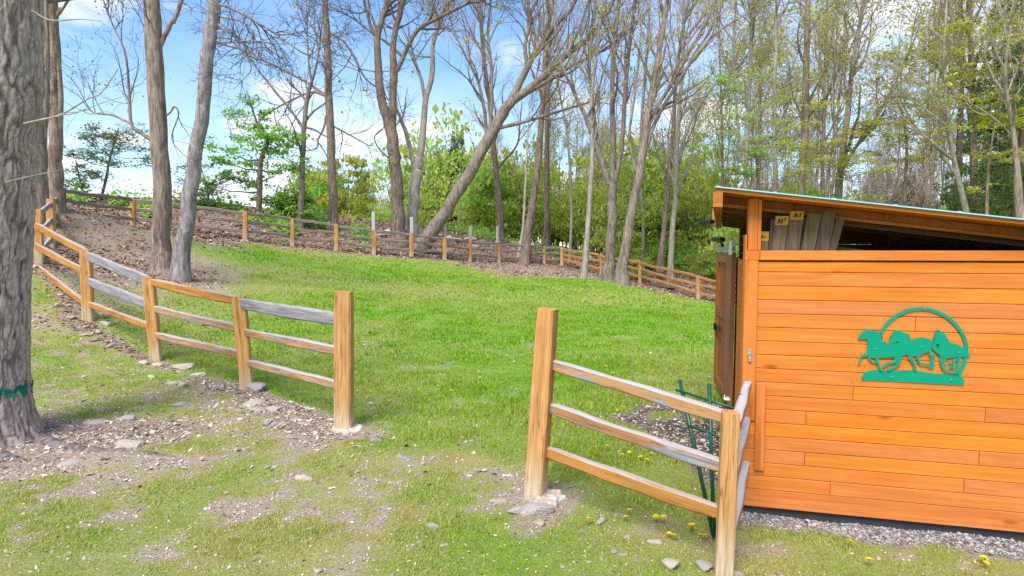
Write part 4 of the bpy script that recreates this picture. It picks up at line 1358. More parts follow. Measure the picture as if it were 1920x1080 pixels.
def traced_tree(label, stems, d, bark, spec=None, t0=.35, leaf=None, name='bare_tree', seed=0, twig='twig', group=None, cat='tree', leafn=3, leafs=.09, counts=None, extra_tips=None):
    g = np.random.default_rng(1000 + seed)
    x0, y0, w0 = stems[0][0][0]
    b = P(x0, y0, d)
    e = empty(name, (b[0], b[1], Hs(b[0], b[1])))
    tag(e, label, cat, group)
    T, C = MB(), MB(); tips = []
    for si, st in enumerate(stems):
        tr_, opt = st
        pts, rad = stem_world(tr_, d + opt.get('dd', 0), opt.get('ext', 5.0), dz=opt.get('dz', 0), m=opt.get('m', 26))
        if si == 0:
            low = pts[0] - (pts[1] - pts[0]) / np.linalg.norm(pts[1] - pts[0]) * .5
            pts = np.vstack([low, pts]); rad = np.append(rad[0] * 1.15, rad)
            zz = pts[:, 2] - pts[1, 2]
            rad = rad * (1 + .35 * np.exp(-np.maximum(zz, 0) / .35))
        wob = np.column_stack([fbm(np.arange(len(pts)) * .7, np.full(len(pts), seed + si * 3.3), 5, 2) - .5, fbm(np.arange(len(pts)) * .7, np.full(len(pts), seed + 50 + si), 6, 2) - .5, np.zeros(len(pts))])
        pts = pts + wob * rad[:, None] * .5
        T.tube(pts, rad, 12 if rad.max() > .12 else 8, 0)
        sp = dict(spec or BARE)
        if 'n' in opt: sp['n'] = opt['n']
        if opt.get('br', True): grow(T, C, tips, pts, rad, 0, sp, g, opt.get('t0', t0))
    T.build('trunk', M[bark], e)
    if C.n == 0: return e
    if leaf: leaves_on(C, tips, leafn, leafs, .10, g)
    C.build('crown', [M[twig], M[leaf or 'bud_red']], e, smooth=False)
    return e


# big oak beside the camera: furrowed trunk built ring by ring
def big_oak():
    d = 5.2
    b = P(-22, 838, d); g0 = Hs(b[0], b[1])
    e = empty('oak_tree', (b[0], b[1], g0))
    tag(e, 'huge furrowed trunk of the nearest tree, marked with a teal paint ring', 'tree')
    ys = [838, 700, 540, 400, 200, 0]; xs = [-34, -40, -38, -30, -16, -14]
    ctr = np.array([P(x, y, d) for x, y in zip(xs, ys)])
    ctr = np.vstack([ctr[0] - np.array([0, 0, .35]), ctr, ctr[-1] + np.array([.05, .1, 4.5])])
    nz, na = 420, 280
    zs = np.concatenate([np.linspace(ctr[0, 2], 4.0, 330), np.linspace(4.0, ctr[-1, 2], 91)[1:]])
    nz = len(zs)
    cx = np.interp(zs, ctr[:, 2], ctr[:, 0]); cy = np.interp(zs, ctr[:, 2], ctr[:, 1])
    R0 = np.interp(zs, [0, 2, 4, 9], [.352, .345, .34, .2]) + .13 * np.exp(-np.maximum(zs - g0 + .03, 0) / .20)
    th = np.arange(na) * 2 * math.pi / na + math.pi / 2
    TH, ZZ = np.meshgrid(th, zs)
    wv = (fbm(TH * 5, ZZ * 4.5, 77, 3) - .5) * 3.2
    n1 = vnoise(TH * 11 + wv, ZZ * 3.4, 5); n2 = vnoise(TH * 20 + wv * 2.2, ZZ * 8 + 7, 8); n3 = vnoise(TH * 6 - wv, ZZ * 7, 18)
    c1 = sm(.0, .34, np.abs(2 * n1 - 1)); c2 = sm(.0, .40, np.abs(2 * n2 - 1)); c3 = sm(0, .2, np.abs(2 * n3 - 1))
    rid = np.clip(.08 + .92 * c1 * (.45 + .55 * c2) * (.6 + .4 * c3), 0, 1)
    flare = np.exp(-np.maximum(ZZ - g0 + .03, 0) / .16)
    lob = flare * (.09 * np.cos(TH * 4 + .6) + .06 * np.cos(TH * 7))
    Rr = R0[:, None] * (1 + lob) + (rid - .5) * .019 + (fbm(TH * 16, ZZ * 14, 4, 2) - .5) * .014
    X = cx[:, None] + Rr * np.cos(TH); Y = cy[:, None] + Rr * np.sin(TH)
    mb = MB()
    i0 = np.arange(nz - 1)[:, None] * na; j = np.arange(na)[None]; j2 = (j + 1) % na
    fq = np.stack([i0 + j, i0 + j2, i0 + na + j2, i0 + na + j], -1).reshape(-1, 4)
    mb.add(np.stack([X, Y, ZZ], -1).reshape(-1, 3), fq, 0, np.clip(rid + (fbm(TH * 40, ZZ * 50, 14, 3) - .5) * .55, 0, 1).ravel())
    t = NT('oak_bark', .95, .05)
    c = t.ramp(t.attr('rnd'), [(.0, (.075, .055, .05)), (.35, (.26, .205, .18)), (1, (.49, .41, .365))])
    n = t.noise(t.coord((14, 14, 5)), 1.0, 6, .65)
    c = t.mix(t.ramp(n, [(.45, .0), (.75, .5)]), c, (.42, .34, .31))
    n3 = t.noise(t.coord((5, 5, 3)), 1.0, 4, .6)
    c = t.mix(t.ramp(n3, [(.45, 0), (.7, .6)]), c, (.25, .17, .15))
    c = t.mix(t.ramp(t.noise(t.coord((40, 40, 30)), 1.0, 4, .6), [(.6, 0), (.68, .5)]), c, (.46, .43, .37))
    t.color(c); t.bump(n, .6, .02)
    mb.build('trunk', t.m, e)
    # paint mark: a ragged shell a few mm proud of the bark
    mb = MB()
    za, zb_ = P(30, 768, 4.87)[2], P(30, 738, 4.87)[2]
    sel = np.where((zs > za) & (zs < zb_))[0]
    Rp = Rr + .003
    VV = np.stack([cx[:, None] + Rp * np.cos(TH), cy[:, None] + Rp * np.sin(TH), ZZ], -1)[sel]
    k = len(sel)
    i0 = np.arange(k - 1)[:, None] * na
    f = np.stack([i0 + j, i0 + j2, i0 + na + j2, i0 + na + j], -1)
    zf = (zs[sel][:-1, None] - za) / (zb_ - za) + 0 * f[..., 0]
    nn = fbm(TH[sel][:-1] * 14, ZZ[sel][:-1] * 22, 12, 3)
    band = np.where(zf > .52, nn + .10, nn - .05)
    keep = (band - .35 * (np.abs(zf - .5) * 2) ** 3 > .45) & ((zf < .38) | (zf > .55) | (nn > .55))
    mb.add(VV.reshape(-1, 3), f[keep].reshape(-1, 4))
    o = mb.build('paint_mark', M['paint_ring'], e)
    o['label'] = 'ragged teal paint ring'
    # surface roots
    for pl, r0 in (([(20, 800), (75, 822), (150, 842), (240, 846), (330, 858)], .13), ([(40, 785), (95, 800), (165, 808), (250, 812)], .10), ([(-60, 830), (0, 852), (50, 868)], .12)):
        pts = []
        for i, (px, py) in enumerate(pl):
            lo, hi = 1.5, 12
            for _ in range(30):
                mid = (lo + hi) / 2; q = P(px, py, mid)
                if q[2] > Hs(q[0], q[1]): lo = mid
                else: hi = mid
            q = P(px, py, lo); f = i / (len(pl) - 1)
            pts.append((q[0], q[1], Hs(q[0], q[1]) - r0 * .62 * (1 - f) - .040 * f, r0 * (1 - f) + .045 * f))
        q = spline(pts, 24)
        q[:, :3] += np.random.default_rng(4).normal(0, .006, (24, 3))
        mb = MB(); mb.tube(q[:, :3], q[:, 3], 14)
        mb.build('root', M['oak'], e)
    for pl, w in (([(45, 232), (80, 224), (115, 215), (165, 185), (190, 174), (222, 128)], .011), ([(115, 215), (140, 212), (200, 190), (265, 172)], .006), ([(10, 342), (60, 330), (118, 318)], .008), ([(60, 20), (95, 38), (150, 36), (190, 40)], .008), ([(150, 205), (172, 214), (210, 212), (262, 262)], .006)):
        q = spline([P(x, y, 4.9) for x, y in pl], 14)
        mb = MB(); mb.tube(q, np.linspace(w, w * .35, 14), 6); mb.build('dead_branch', M['bark_pale'], e)


big_oak()

UP = dict(BARE, ang=(34, 38, 42), up=(.16, .10, .05), len=(4.2, 2.0, .9))
WIDE = dict(BARE, ang=(55, 48, 45), up=(.07, .04, .02), len=(5.5, 2.6, 1.1), wob=(.22, .24, .22))
FEW = dict(BARE, n=(5, 4, 4))
FEWUP = dict(UP, n=(7, 4, 4))
N0 = dict(br=False)

traced_tree('grey trunk half hidden right behind the huge nearest trunk', [([(72, 388, 30), (74, 280, 27), (78, 180, 24), (74, 60, 20), (72, 0, 18)], {}), ([(78, 280, 14), (86, 200, 12), (88, 120, 10), (86, 0, 8)], dict(n=(3, 3, 3)))], 14.6, 'bark_grey', FEW, .75, seed=1)
traced_tree('straight reddish-grey trunk standing at the fence corner bend', [([(104, 380, 27), (104, 280, 25), (101, 150, 22), (97, 0, 20)], {}), ([(112, 300, 10), (114, 180, 10), (107, 90, 9), (104, 20, 8)], dict(n=(3, 3, 3))), ([(106, 32, 7), (113, 15, 6), (128, 0, 5)], dict(n=(2, 2, 2)))], 15.6, 'bark_grey', FEW, .75, seed=2)
traced_tree('thick upright brown trunk of the close pair inside the paddock',
            [([(308, 516, 46), (303, 470, 36), (303, 400, 35), (299, 260, 33), (291, 110, 32), (283, 0, 30)], dict(t0=.7)),
             ([(296, 95, 9), (308, 70, 9), (322, 40, 9), (340, 0, 8)], dict(n=(2, 2, 2), t0=.5)),
             ([(285, 262, 10), (262, 248, 7.5), (246, 232, 7), (243, 190, 5.5), (236, 105, 4.5), (215, 55, 3.5), (197, 10, 3)], dict(n=(10, 4, 4), ext=1, t0=.2, dd=-.1)),
             ([(246, 232, 5), (210, 216, 4), (178, 212, 3), (160, 196, 2)], dict(n=(6, 4, 3), ext=.4, t0=.2, dd=-.1)),
             ([(302, 222, 4), (318, 212, 4), (327, 200, 3.5), (335, 215, 3), (322, 260, 2.5), (345, 290, 1.5)], dict(n=(3, 2, 2), ext=.3, t0=.3))],
            14, 'bark_grey', dict(BARE, n=(5, 4, 3), len=(1.6, .9, .5), r=(.02, .01, .006), rmin=.004), .7, leaf='leaf_dull', leafn=2.0, leafs=.028, seed=3, twig='twig_dark')
traced_tree('leaning purplish-grey lichen-spotted trunk of the close pair',
            [([(335, 530, 36), (347, 440, 31), (359, 340, 29), (371, 262, 27), (386, 160, 26), (394, 60, 26), (402, 0, 25)], dict(t0=.8, n=(5, 4, 4))),
             ([(395, 5, 7), (425, 12, 6), (459, 28, 5.5), (503, 54, 4.5), (525, 65, 4), (556, 61, 3), (575, 55, 2)], dict(n=(9, 4, 3), ext=.4, t0=.15)),
             ([(503, 54, 4), (544, 83, 3.5), (575, 102, 3), (594, 94, 2.5), (607, 69, 1.5)], dict(n=(7, 4, 3), ext=.3, t0=.1)),
             ([(395, 22, 6), (415, 31, 4.5), (455, 41, 4), (474, 60, 3.5), (482, 92, 2)], dict(n=(7, 4, 3), ext=.3, t0=.1)),
             ([(388, 70, 5), (420, 80, 4), (470, 76, 3), (520, 82, 2.5), (565, 80, 1.5)], dict(n=(8, 4, 3), ext=.3, t0=.1)),
             ([(396, 30, 5), (420, 58, 4), (470, 120, 3), (455, 150, 2)], dict(n=(6, 4, 3), ext=.3, t0=.1))],
            13.6, 'bark_purple', dict(BARE, n=(6, 4, 3), len=(1.5, .8, .45), r=(.018, .009, .006), rmin=.0045, up=(.0, .0, .0), wob=(.25, .25, .25)), .8, seed=4, twig='twig_dark')
traced_tree('slim grey tree beside the bright green sapling, forked at mid height',
            [([(562, 440, 13), (566, 350, 12), (570, 240, 10), (577, 180, 9), (584, 155, 8)], dict(ext=0, n=(4, 4, 4))), ([(584, 155, 6), (594, 118, 5), (602, 60, 4), (606, 10, 3)], dict(n=(6, 4, 3), t0=.1)), ([(584, 155, 5), (578, 110, 4), (576, 50, 3), (574, 0, 3)], dict(n=(6, 4, 3), t0=.1)),
             ([(567, 237, 6), (540, 200, 5), (512, 167, 5), (471, 113, 4), (455, 94, 4), (405, 79, 3)], dict(ext=1, n=(10, 4, 3), t0=.1)), ([(572, 238, 5), (590, 244, 4), (612, 256, 3)], dict(ext=.3, n=(3, 3, 3)))],
            26.5, 'bark_grey', dict(BARE, len=(2.4, 1.2, .6)), .3, seed=5, twig='twig_dark')
traced_tree('straight light trunk rising from the bank between the slim tree and the forked tree',
            [([(625, 425, 20), (623, 330, 18), (619, 230, 17), (615, 120, 15), (610, 0, 12)], dict(t0=.45, n=(10, 5, 4))),
             ([(612, 180, 6), (585, 173, 5), (544, 189, 4), (500, 214, 3.5), (484, 233, 2)], dict(ext=.3, n=(8, 4, 3), t0=.1)), ([(614, 180, 6), (569, 151, 5), (515, 123, 4.5), (478, 104, 4), (443, 69, 3.5), (408, 38, 3)], dict(ext=.5, n=(10, 4, 3), t0=.1)),
             ([(615, 200, 5), (607, 239, 4.5), (597, 261, 4), (594, 277, 3.5), (575, 283, 2)], dict(ext=.3, n=(5, 3, 3), t0=.2)), ([(622, 235, 4), (650, 250, 3.5), (672, 262, 3), (690, 272, 2)], dict(ext=.3, n=(6, 3, 3), t0=.1)), ([(615, 60, 5), (648, 82, 4), (673, 126, 3.5), (688, 150, 2)], dict(ext=.2, n=(7, 4, 3), t0=.1))],
            28.5, 'bark_grey', dict(BARE, len=(3.0, 1.5, .7)), .45, leaf='leaf_y', leafn=.25, leafs=.09, seed=6, twig='twig_dark')
traced_tree('big dark upright tree forking into two tall stems beside the whitish posts',
            [([(748, 455, 33), (745, 380, 27), (741, 300, 25), (733, 240, 24)], dict(ext=0, br=False)),
             ([(735, 260, 19), (720, 205, 19), (711, 150, 17), (707, 80, 14), (716, 35, 12), (726, 0, 11)], dict(t0=.5, n=(8, 4, 4))), ([(704, 66, 9), (695, 50, 7), (688, 20, 6), (682, 0, 6)], dict(n=(4, 4, 3))),
             ([(735, 262, 18), (736, 190, 17), (738, 135, 16), (737, 90, 13), (744, 45, 12), (756, 0, 11)], dict(t0=.5, n=(8, 4, 4))),
             ([(740, 140, 9), (752, 118, 9), (764, 88, 9), (785, 55, 9), (818, 36, 8), (850, 20, 7), (880, 5, 6), (905, 0, 5)], dict(n=(14, 4, 4), ext=2, t0=.2)),
             ([(756, 108, 6), (740, 92, 5.5), (720, 76, 5), (700, 64, 4), (663, 35, 3.5), (626, 16, 2.5)], dict(n=(9, 4, 3), ext=.4, t0=.2)),
             ([(735, 300, 4), (714, 283, 3), (702, 258, 2.5), (718, 240, 1.5)], dict(n=(3, 3, 3), ext=.2)), ([(720, 165, 4), (700, 160, 3.5), (680, 140, 3), (672, 120, 2)], dict(n=(5, 4, 3), ext=.4, t0=.2))],
            28.4, 'bark_dark', dict(BARE, len=(3.0, 1.4, .7)), .5, leaf='leaf_y', leafn=.12, leafs=.09, seed=7, twig='twig_dark')
traced_tree('pale-streaked forked tree close behind the big dark forked tree',
            [([(770, 440, 27), (776, 380, 24), (782, 320, 22), (785, 300, 20)], dict(ext=0, br=False)), ([(785, 315, 15), (793, 250, 14), (797, 190, 12), (810, 140, 11), (812, 80, 9), (826, 40, 8), (836, 0, 7)], dict(n=(10, 5, 4), t0=.35)),
             ([(797, 190, 8), (790, 150, 7), (778, 115, 6), (772, 90, 4)], dict(n=(6, 4, 4), ext=1.2, t0=.2)), ([(776, 305, 10), (766, 265, 9), (755, 232, 8), (751, 222, 6)], dict(n=(4, 4, 3), ext=.5))],
            29.6, 'bark_pale', dict(BARE, len=(2.6, 1.3, .7)), .4, leaf='leaf_dull', leafn=.3, leafs=.08, seed=8)
traced_tree('massive tree leaning far over towards the shed from the bank',
            [([(792, 462, 31), (838, 392, 26), (888, 312, 25), (925, 243, 24), (948, 205, 22), (965, 180, 19)], dict(ext=0, br=False)),
             ([(960, 190, 19), (1000, 160, 16), (1060, 105, 13), (1110, 62, 11), (1150, 0, 8)], dict(n=(13, 5, 4), t0=.15)), ([(955, 197, 17), (982, 140, 14), (1005, 95, 11), (1022, 70, 10), (1058, 30, 8), (1080, 0, 7)], dict(n=(12, 5, 4), t0=.15)),
             ([(935, 240, 8), (970, 232, 7), (1005, 222, 6), (1060, 205, 5), (1115, 188, 3)], dict(n=(8, 4, 3), ext=.6, t0=.2)), ([(988, 120, 8), (985, 85, 7), (994, 40, 6), (990, 0, 5)], dict(n=(6, 4, 4))),
             ([(985, 175, 12), (1030, 150, 9), (1075, 122, 7), (1130, 95, 5), (1175, 60, 4)], dict(n=(12, 4, 4), ext=1, t0=.2)),
             ([(912, 255, 8), (908, 205, 7), (895, 150, 6), (870, 100, 4), (850, 55, 3)], dict(n=(10, 4, 4), ext=1, t0=.2)), ([(918, 245, 8), (922, 190, 7), (921, 130, 6), (915, 60, 5), (920, 0, 4)], dict(n=(9, 4, 4), t0=.2))],
            28.6, 'bark_grey', dict(UP, len=(3.4, 1.7, .8)), .2, leaf='leaf_y', leafn=.22, leafs=.09, seed=9)
traced_tree('leaning dark-footed trunk standing inside the far fence line', [([(983, 492, 20), (990, 440, 17), (1000, 375, 15), (1010, 290, 13), (1018, 190, 11), (1023, 90, 10), (1030, 0, 9)], dict(n=(16, 5, 4), t0=.5))], 32.2, 'bark_grey', FEWUP, .5, leaf='leaf_y', leafn=.3, seed=10)
traced_tree('thin yellowish-white birch stem beside the leaning dark-footed trunk', [([(975, 466, 6), (981, 420, 5.5), (985, 350, 4.5), (988, 300, 4)], dict(n=(8, 4, 3), t0=.6, ext=3))], 33, 'bark_white', dict(FEWUP, len=(1.6, .8, .5)), .6, seed=11)
traced_tree('dark curved trunk behind the far fence, between the leaning tree and the birch', [([(940, 450, 16), (935, 380, 14), (930, 320, 13), (924, 265, 11), (917, 190, 8), (906, 90, 6), (898, 0, 5)], dict(n=(14, 5, 4), t0=.35)), ([(929, 320, 6), (950, 296, 5), (970, 270, 4), (975, 230, 3)], dict(n=(5, 4, 3), ext=1.5))], 35, 'bark_dark', FEWUP, .35, leaf='leaf_y', leafn=.5, leafs=.1, seed=12)
traced_tree('pole-straight slim dark trunk just past the birch', [([(1024, 455, 13), (1025, 330, 11), (1027, 180, 9), (1028, 0, 8)], dict(n=(12, 4, 4), t0=.5))], 36, 'bark_dark', FEWUP, .5, leaf='leaf_y', leafn=.3, seed=13)
traced_tree('slender light trunk in the bare soil patch, first of the row before the fence', [([(1093, 527, 14), (1099, 460, 12), (1105, 390, 10.5), (1110, 280, 9), (1108, 200, 8), (1118, 100, 6), (1130, 0, 5)], dict(n=(18, 5, 4), t0=.4))], 26.6, 'bark_pale', dict(UP, len=(2.8, 1.4, .7)), .4, leaf='leaf_y', leafn=.5, leafs=.08, seed=14)
traced_tree('stout multi-stemmed tree with a flared foot, dividing low into three stems',
            [([(1140, 527, 30), (1144, 470, 21), (1148, 400, 20), (1147, 340, 18)], dict(ext=0, br=False)), ([(1142, 345, 13), (1125, 292, 12), (1100, 225, 9), (1075, 170, 7), (1050, 110, 6), (1040, 40, 4)], dict(n=(12, 5, 4), t0=.25)),
             ([(1148, 345, 13), (1150, 270, 12), (1148, 180, 10), (1152, 90, 8), (1160, 0, 7)], dict(n=(12, 5, 4), t0=.25)), ([(1150, 350, 12), (1165, 280, 10), (1172, 180, 9), (1180, 90, 8), (1190, 0, 7)], dict(n=(12, 5, 4), t0=.25)), ([(1135, 320, 9), (1122, 270, 8), (1112, 200, 7), (1105, 120, 6), (1115, 20, 5)], dict(n=(9, 4, 4), t0=.3))],
            26.6, 'bark_grey', dict(UP, len=(3.2, 1.5, .8)), .3, leaf='leaf_y', leafn=.35, leafs=.085, seed=15)
traced_tree('tall thick trunk leaning slightly to the shed, last of the row before the fence',
            [([(1163, 536, 30), (1170, 480, 22), (1180, 420, 20), (1197, 340, 18), (1207, 270, 17), (1216, 210, 15), (1232, 120, 12), (1245, 40, 10), (1250, 0, 9)], dict(n=(20, 5, 4), t0=.42)), ([(1205, 300, 9), (1228, 230, 8), (1262, 170, 7), (1300, 110, 6), (1345, 60, 5), (1400, 25, 3)], dict(n=(14, 4, 4), ext=1, t0=.2)),
             ([(1214, 225, 8), (1255, 165, 7), (1290, 100, 6), (1330, 30, 5)], dict(n=(12, 4, 4), ext=2, t0=.2)), ([(1197, 335, 7), (1180, 260, 6), (1190, 180, 5), (1200, 80, 4)], dict(n=(8, 4, 4), ext=2, t0=.2))],
            25.2, 'bark_grey', dict(UP, len=(3.4, 1.7, .8)), .4, leaf='leaf_y', leafn=.45, leafs=.085, seed=16)
traced_tree('leaning trunk behind the downhill fence, nearer the tall thick trunk', [([(1238, 492, 12), (1246, 420, 11), (1254, 340, 10), (1263, 240, 9), (1270, 120, 7), (1290, 0, 5)], dict(n=(18, 5, 4), t0=.3))], 31, 'bark_grey', UP, .3, leaf='leaf_y', leafn=.45, seed=17)
traced_tree('straight peeling trunk rising through the downhill fence near the shed', [([(1257, 520, 13), (1260, 450, 12), (1266, 370, 11), (1271, 250, 10), (1280, 120, 8), (1283, 0, 6)], dict(n=(20, 5, 4), t0=.32)), ([(1268, 300, 6), (1300, 220, 5), (1340, 160, 4), (1380, 130, 3)], dict(n=(9, 4, 3), ext=.6, t0=.2))], 29, 'bark_pale', UP, .3, leaf='leaf_y', leafn=.45, seed=18)
traced_tree('thin trunk with a pale lower stem behind the row of three by the bare soil', [([(1205, 508, 8), (1206, 420, 7), (1200, 330, 6.5), (1205, 200, 6), (1215, 60, 5)], dict(n=(14, 4, 4), t0=.35))], 33, 'bark_pale', UP, .35, leaf='leaf_y', leafn=.4, seed=19)
traced_tree('small whitish bare stem among the leaves just left of the row before the fence', [([(1068, 492, 7), (1071, 420, 6), (1070, 330, 6), (1062, 240, 5), (1050, 180, 4)], dict(n=(10, 4, 4), t0=.4, ext=3))], 34, 'bark_pale', dict(UP, len=(2.2, 1.1, .6)), .4, leaf='leaf_y', leafn=.5, seed=20)
# woods seen over the shed roof
WOOD = [
    ('pale slim trunk nearest the high end of the shed roof', [([(1452, 480, 12), (1453, 340, 10), (1452, 200, 8), (1455, 60, 6), (1456, 0, 5)], dict(n=(16, 5, 4), t0=.3))], 24, 'bark_pale', 31),
    ('tallest grey trunk behind the shed roof, clean and straight up to the sky', [([(1503, 480, 17), (1504, 340, 15), (1510, 220, 14), (1512, 100, 12), (1516, 0, 10)], dict(n=(18, 5, 4), t0=.35)), ([(1506, 280, 7), (1538, 220, 6), (1562, 150, 5), (1600, 80, 4)], dict(n=(10, 4, 4), ext=1.5, t0=.15))], 23, 'bark_grey', 32),
    ('grey trunk behind the shed roof with many fine steep branches fanning out', [([(1568, 500, 18), (1570, 370, 16), (1578, 300, 14), (1590, 200, 11), (1602, 100, 8), (1620, 0, 6)], dict(n=(26, 6, 4), t0=.3)), ([(1572, 330, 8), (1612, 265, 7), (1655, 200, 6), (1690, 130, 4), (1720, 60, 3)], dict(n=(14, 5, 4), ext=1, t0=.15))], 21, 'bark_grey', 33),
    ('pale curving trunk over the middle of the shed roof', [([(1820, 500, 15), (1812, 400, 12), (1796, 330, 10), (1784, 270, 9), (1776, 200, 7), (1770, 100, 5), (1775, 0, 4)], dict(n=(16, 5, 4), t0=.3)), ([(1797, 335, 6), (1780, 310, 6), (1750, 270, 5), (1715, 235, 4), (1690, 200, 3)], dict(n=(10, 4, 4), ext=.7, t0=.2))], 19, 'bark_pale', 34),
    ('dark straight trunk right beside the pale curving trunk', [([(1830, 500, 17), (1827, 380, 15), (1825, 280, 13), (1822, 150, 11), (1818, 0, 8)], dict(n=(18, 5, 4), t0=.3))], 22, 'bark_dark', 35),
    ('slim dark trunk left of the pale curving trunk over the roof', [([(1790, 500, 14), (1795, 380, 13), (1800, 250, 11), (1802, 120, 9), (1800, 0, 8)], dict(n=(14, 5, 4), t0=.35))], 24, 'bark_dark', 36),
    ('arching bare trunk near the low end of the shed roof', [([(1915, 480, 20), (1912, 400, 17), (1900, 250, 9), (1885, 150, 7), (1893, 60, 6), (1905, 0, 5)], dict(n=(14, 5, 4), t0=.25))], 17, 'bark_grey', 37),
    ('slender leafy trunk between the tallest grey trunk and the fanning one', [([(1540, 500, 9), (1542, 350, 8), (1545, 200, 7), (1550, 50, 5)], dict(n=(16, 5, 4), t0=.3))], 27, 'bark_grey', 38),
    ('thin double stem just past the shed eave', [([(1395, 500, 9), (1398, 330, 8), (1404, 200, 7), (1410, 60, 6), (1412, 0, 5)], dict(n=(14, 5, 4), t0=.3)), ([(1398, 330, 7), (1382, 220, 6), (1375, 100, 5), (1380, 0, 4)], dict(n=(12, 4, 4), t0=.1))], 27, 'bark_pale', 39),
]
for lab, st, d, bk, sd in WOOD:
    traced_tree(lab, st, d, bk, dict(UP, len=(3.0, 1.5, .75), up=(.13, .07, .03), rmin=.0065), .3, leaf='leaf_y', leafn=4.0, leafs=.05, seed=sd)

# ---- leafy sapling with bright crown in layered sprays
def spray_tree(label, trunk, d, sprays, leaf, bark, per, size, seed, name='leafy_tree', flat=.35, twig='twig_dark'):
    g = np.random.default_rng(seed)
    b = P(trunk[0][0], trunk[0][1], d)
    e = empty(name, (b[0], b[1], Hs(b[0], b[1])))
    tag(e, label, 'tree')
    T, C = MB(), MB()
    pts, rad = stem_world(trunk, d, 0, 22)
    low = pts[0] - np.array([0, 0, .6])
    pts = np.vstack([low, pts]); rad = np.append(rad[0] * 1.2, rad)
    T.tube(pts, rad, 8)
    for (px, py, wx, wy) in sprays:
        s = d / F
        q = P(px, py, d); q[1] += g.normal(0, wx * s * .5)
        i = np.argmin(np.linalg.norm(pts - (q - np.array([0, 0, wx * s * .35])), axis=1))
        a = pts[i]; k = 6
        lerp = np.linspace(0, 1, k)[:, None]
        br = a + (q - a) * lerp; br[:, 2] += -.12 * np.sin(lerp[:, 0] * math.pi) * np.linalg.norm(q - a); br[1:-1] += g.normal(0, .05, (k - 2, 3))
        C.tube(br, np.linspace(max(.012, rad[i] * .35), .008, k), 5)
        n = int(per * wx * wy / 100)
        nt = 9
        for _ in range(nt):
            tip = q + g.normal(size=3) * np.array([wx, wx, wy]) * s * .45
            m_ = (q + tip) / 2 + g.normal(0, .05, 3)
            C.tube([br[-2], m_, tip], [.008, .006, .004], 3)
            c = tip + g.normal(size=(max(1, n // nt), 3)) * np.array([wx, wx, wy]) * s * .22
            leafquads(C, c, size, g, 1, flat)
    T.build('trunk', M[bark], e)
    C.build('crown', [M[twig], M[leaf]], e, smooth=False)
    return e


g = np.random.default_rng(8)
spr = [(468, 262, 45, 16), (440, 285, 40, 14), (505, 252, 42, 15), (480, 235, 35, 13), (535, 248, 36, 13), (545, 305, 34, 14), (520, 318, 34, 12), (455, 305, 45, 13), (420, 300, 30, 12), (500, 285, 40, 14), (466, 190, 22, 10), (445, 215, 26, 10), (490, 212, 26, 10), (430, 330, 30, 12), (400, 342, 22, 12), (548, 268, 26, 12), (410, 322, 25, 14), (470, 340, 40, 12), (528, 285, 30, 10)]
spray_tree('bright green leafy sapling against the sky behind the far fence', [(484, 415, 13), (487, 360, 12), (489, 300, 10), (502, 268, 8), (495, 245, 6), (481, 228, 5), (468, 186, 3), (462, 170, 2)], 26, spr, 'leaf_teal', 'bark_dark', 62, .075, 21, flat=.6)
spr = [(150 + g.uniform(0, 130), 235 + g.uniform(0, 100), g.uniform(18, 32), g.uniform(9, 15)) for _ in range(22)]
spray_tree('sparse dull-leaved bush on the bank between the corner trunk and the close pair', [(190, 372, 6), (200, 330, 5), (205, 300, 4), (215, 265, 3), (222, 240, 2)], 24, spr, 'leaf_dull', 'bark_dark', 70, .055, 22, name='leafy_bush')
spr = [(140, 310, 20, 12), (132, 345, 22, 16), (160, 330, 24, 12), (150, 290, 20, 10), (170, 352, 25, 10)]
spray_tree('low thin bush right behind the fence corner', [(158, 375, 4), (150, 340, 3), (142, 300, 2)], 23.4, spr, 'leaf_dull', 'bark_dark', 90, .055, 23, name='leafy_bush')
spr = [(365 + g.uniform(-20, 60), 300 + g.uniform(0, 80), g.uniform(16, 28), g.uniform(8, 14)) for _ in range(13)]
spray_tree('sparse bush seen past the leaning trunk of the close pair', [(392, 400, 4), (390, 360, 4), (382, 330, 3), (375, 310, 2)], 25.5, spr, 'leaf_dull', 'bark_dark', 60, .055, 24, name='leafy_bush')
spr = [(g.uniform(535, 575), g.uniform(362, 410), g.uniform(16, 26), g.uniform(9, 14)) for _ in range(12)] + [(g.uniform(495, 540), g.uniform(375, 400), 20, 12) for _ in range(6)]
spray_tree('dark green bush around the foot of the slim grey tree', [(545, 425, 5), (545, 395, 4), (548, 372, 3)], 27.4, spr, 'leaf_g', 'bark_dark', 120, .08, 25, name='leafy_bush')
spr = [(g.uniform(480, 760), 398 + .09 * (0), g.uniform(18, 26), 7) for _ in range(0)]

# ---- bank growth: ivy-like greenery on top of the bank on the far left
def bank_weeds():
    mb = MB(); g = np.random.default_rng(31)
    for (x0, x1, d, n) in ((120, 300, 23.4, 1500), (330, 560, 26, 2600), (560, 700, 28.5, 1800), (1160, 1345, 33.5, 5200), (800, 1100, 35.5, 1800)):
        px = g.uniform(x0, x1, n); dd = d + g.normal(0, .5, n) + (g.uniform(0, 3, n) if x0 == 1160 else 0)
        X = (px - 960) / F * dd
        hgt = g.gamma(2, .12 if x0 != 1160 else .3, n)
        dens = fbm(X * 1.2, dd, 88, 3) > (.47 if x0 != 1160 else .35)
        c = np.stack([X, dd, H(X, dd) + hgt], -1)[dens]
        leafquads(mb, c, .085, g, 0, .7)
    o = mb.build('undergrowth', M['leaf_g'], smooth=False)
    tag(o, 'low green undergrowth sprouting on top of the bank behind the far fence', 'undergrowth', kind='stuff')


bank_weeds()

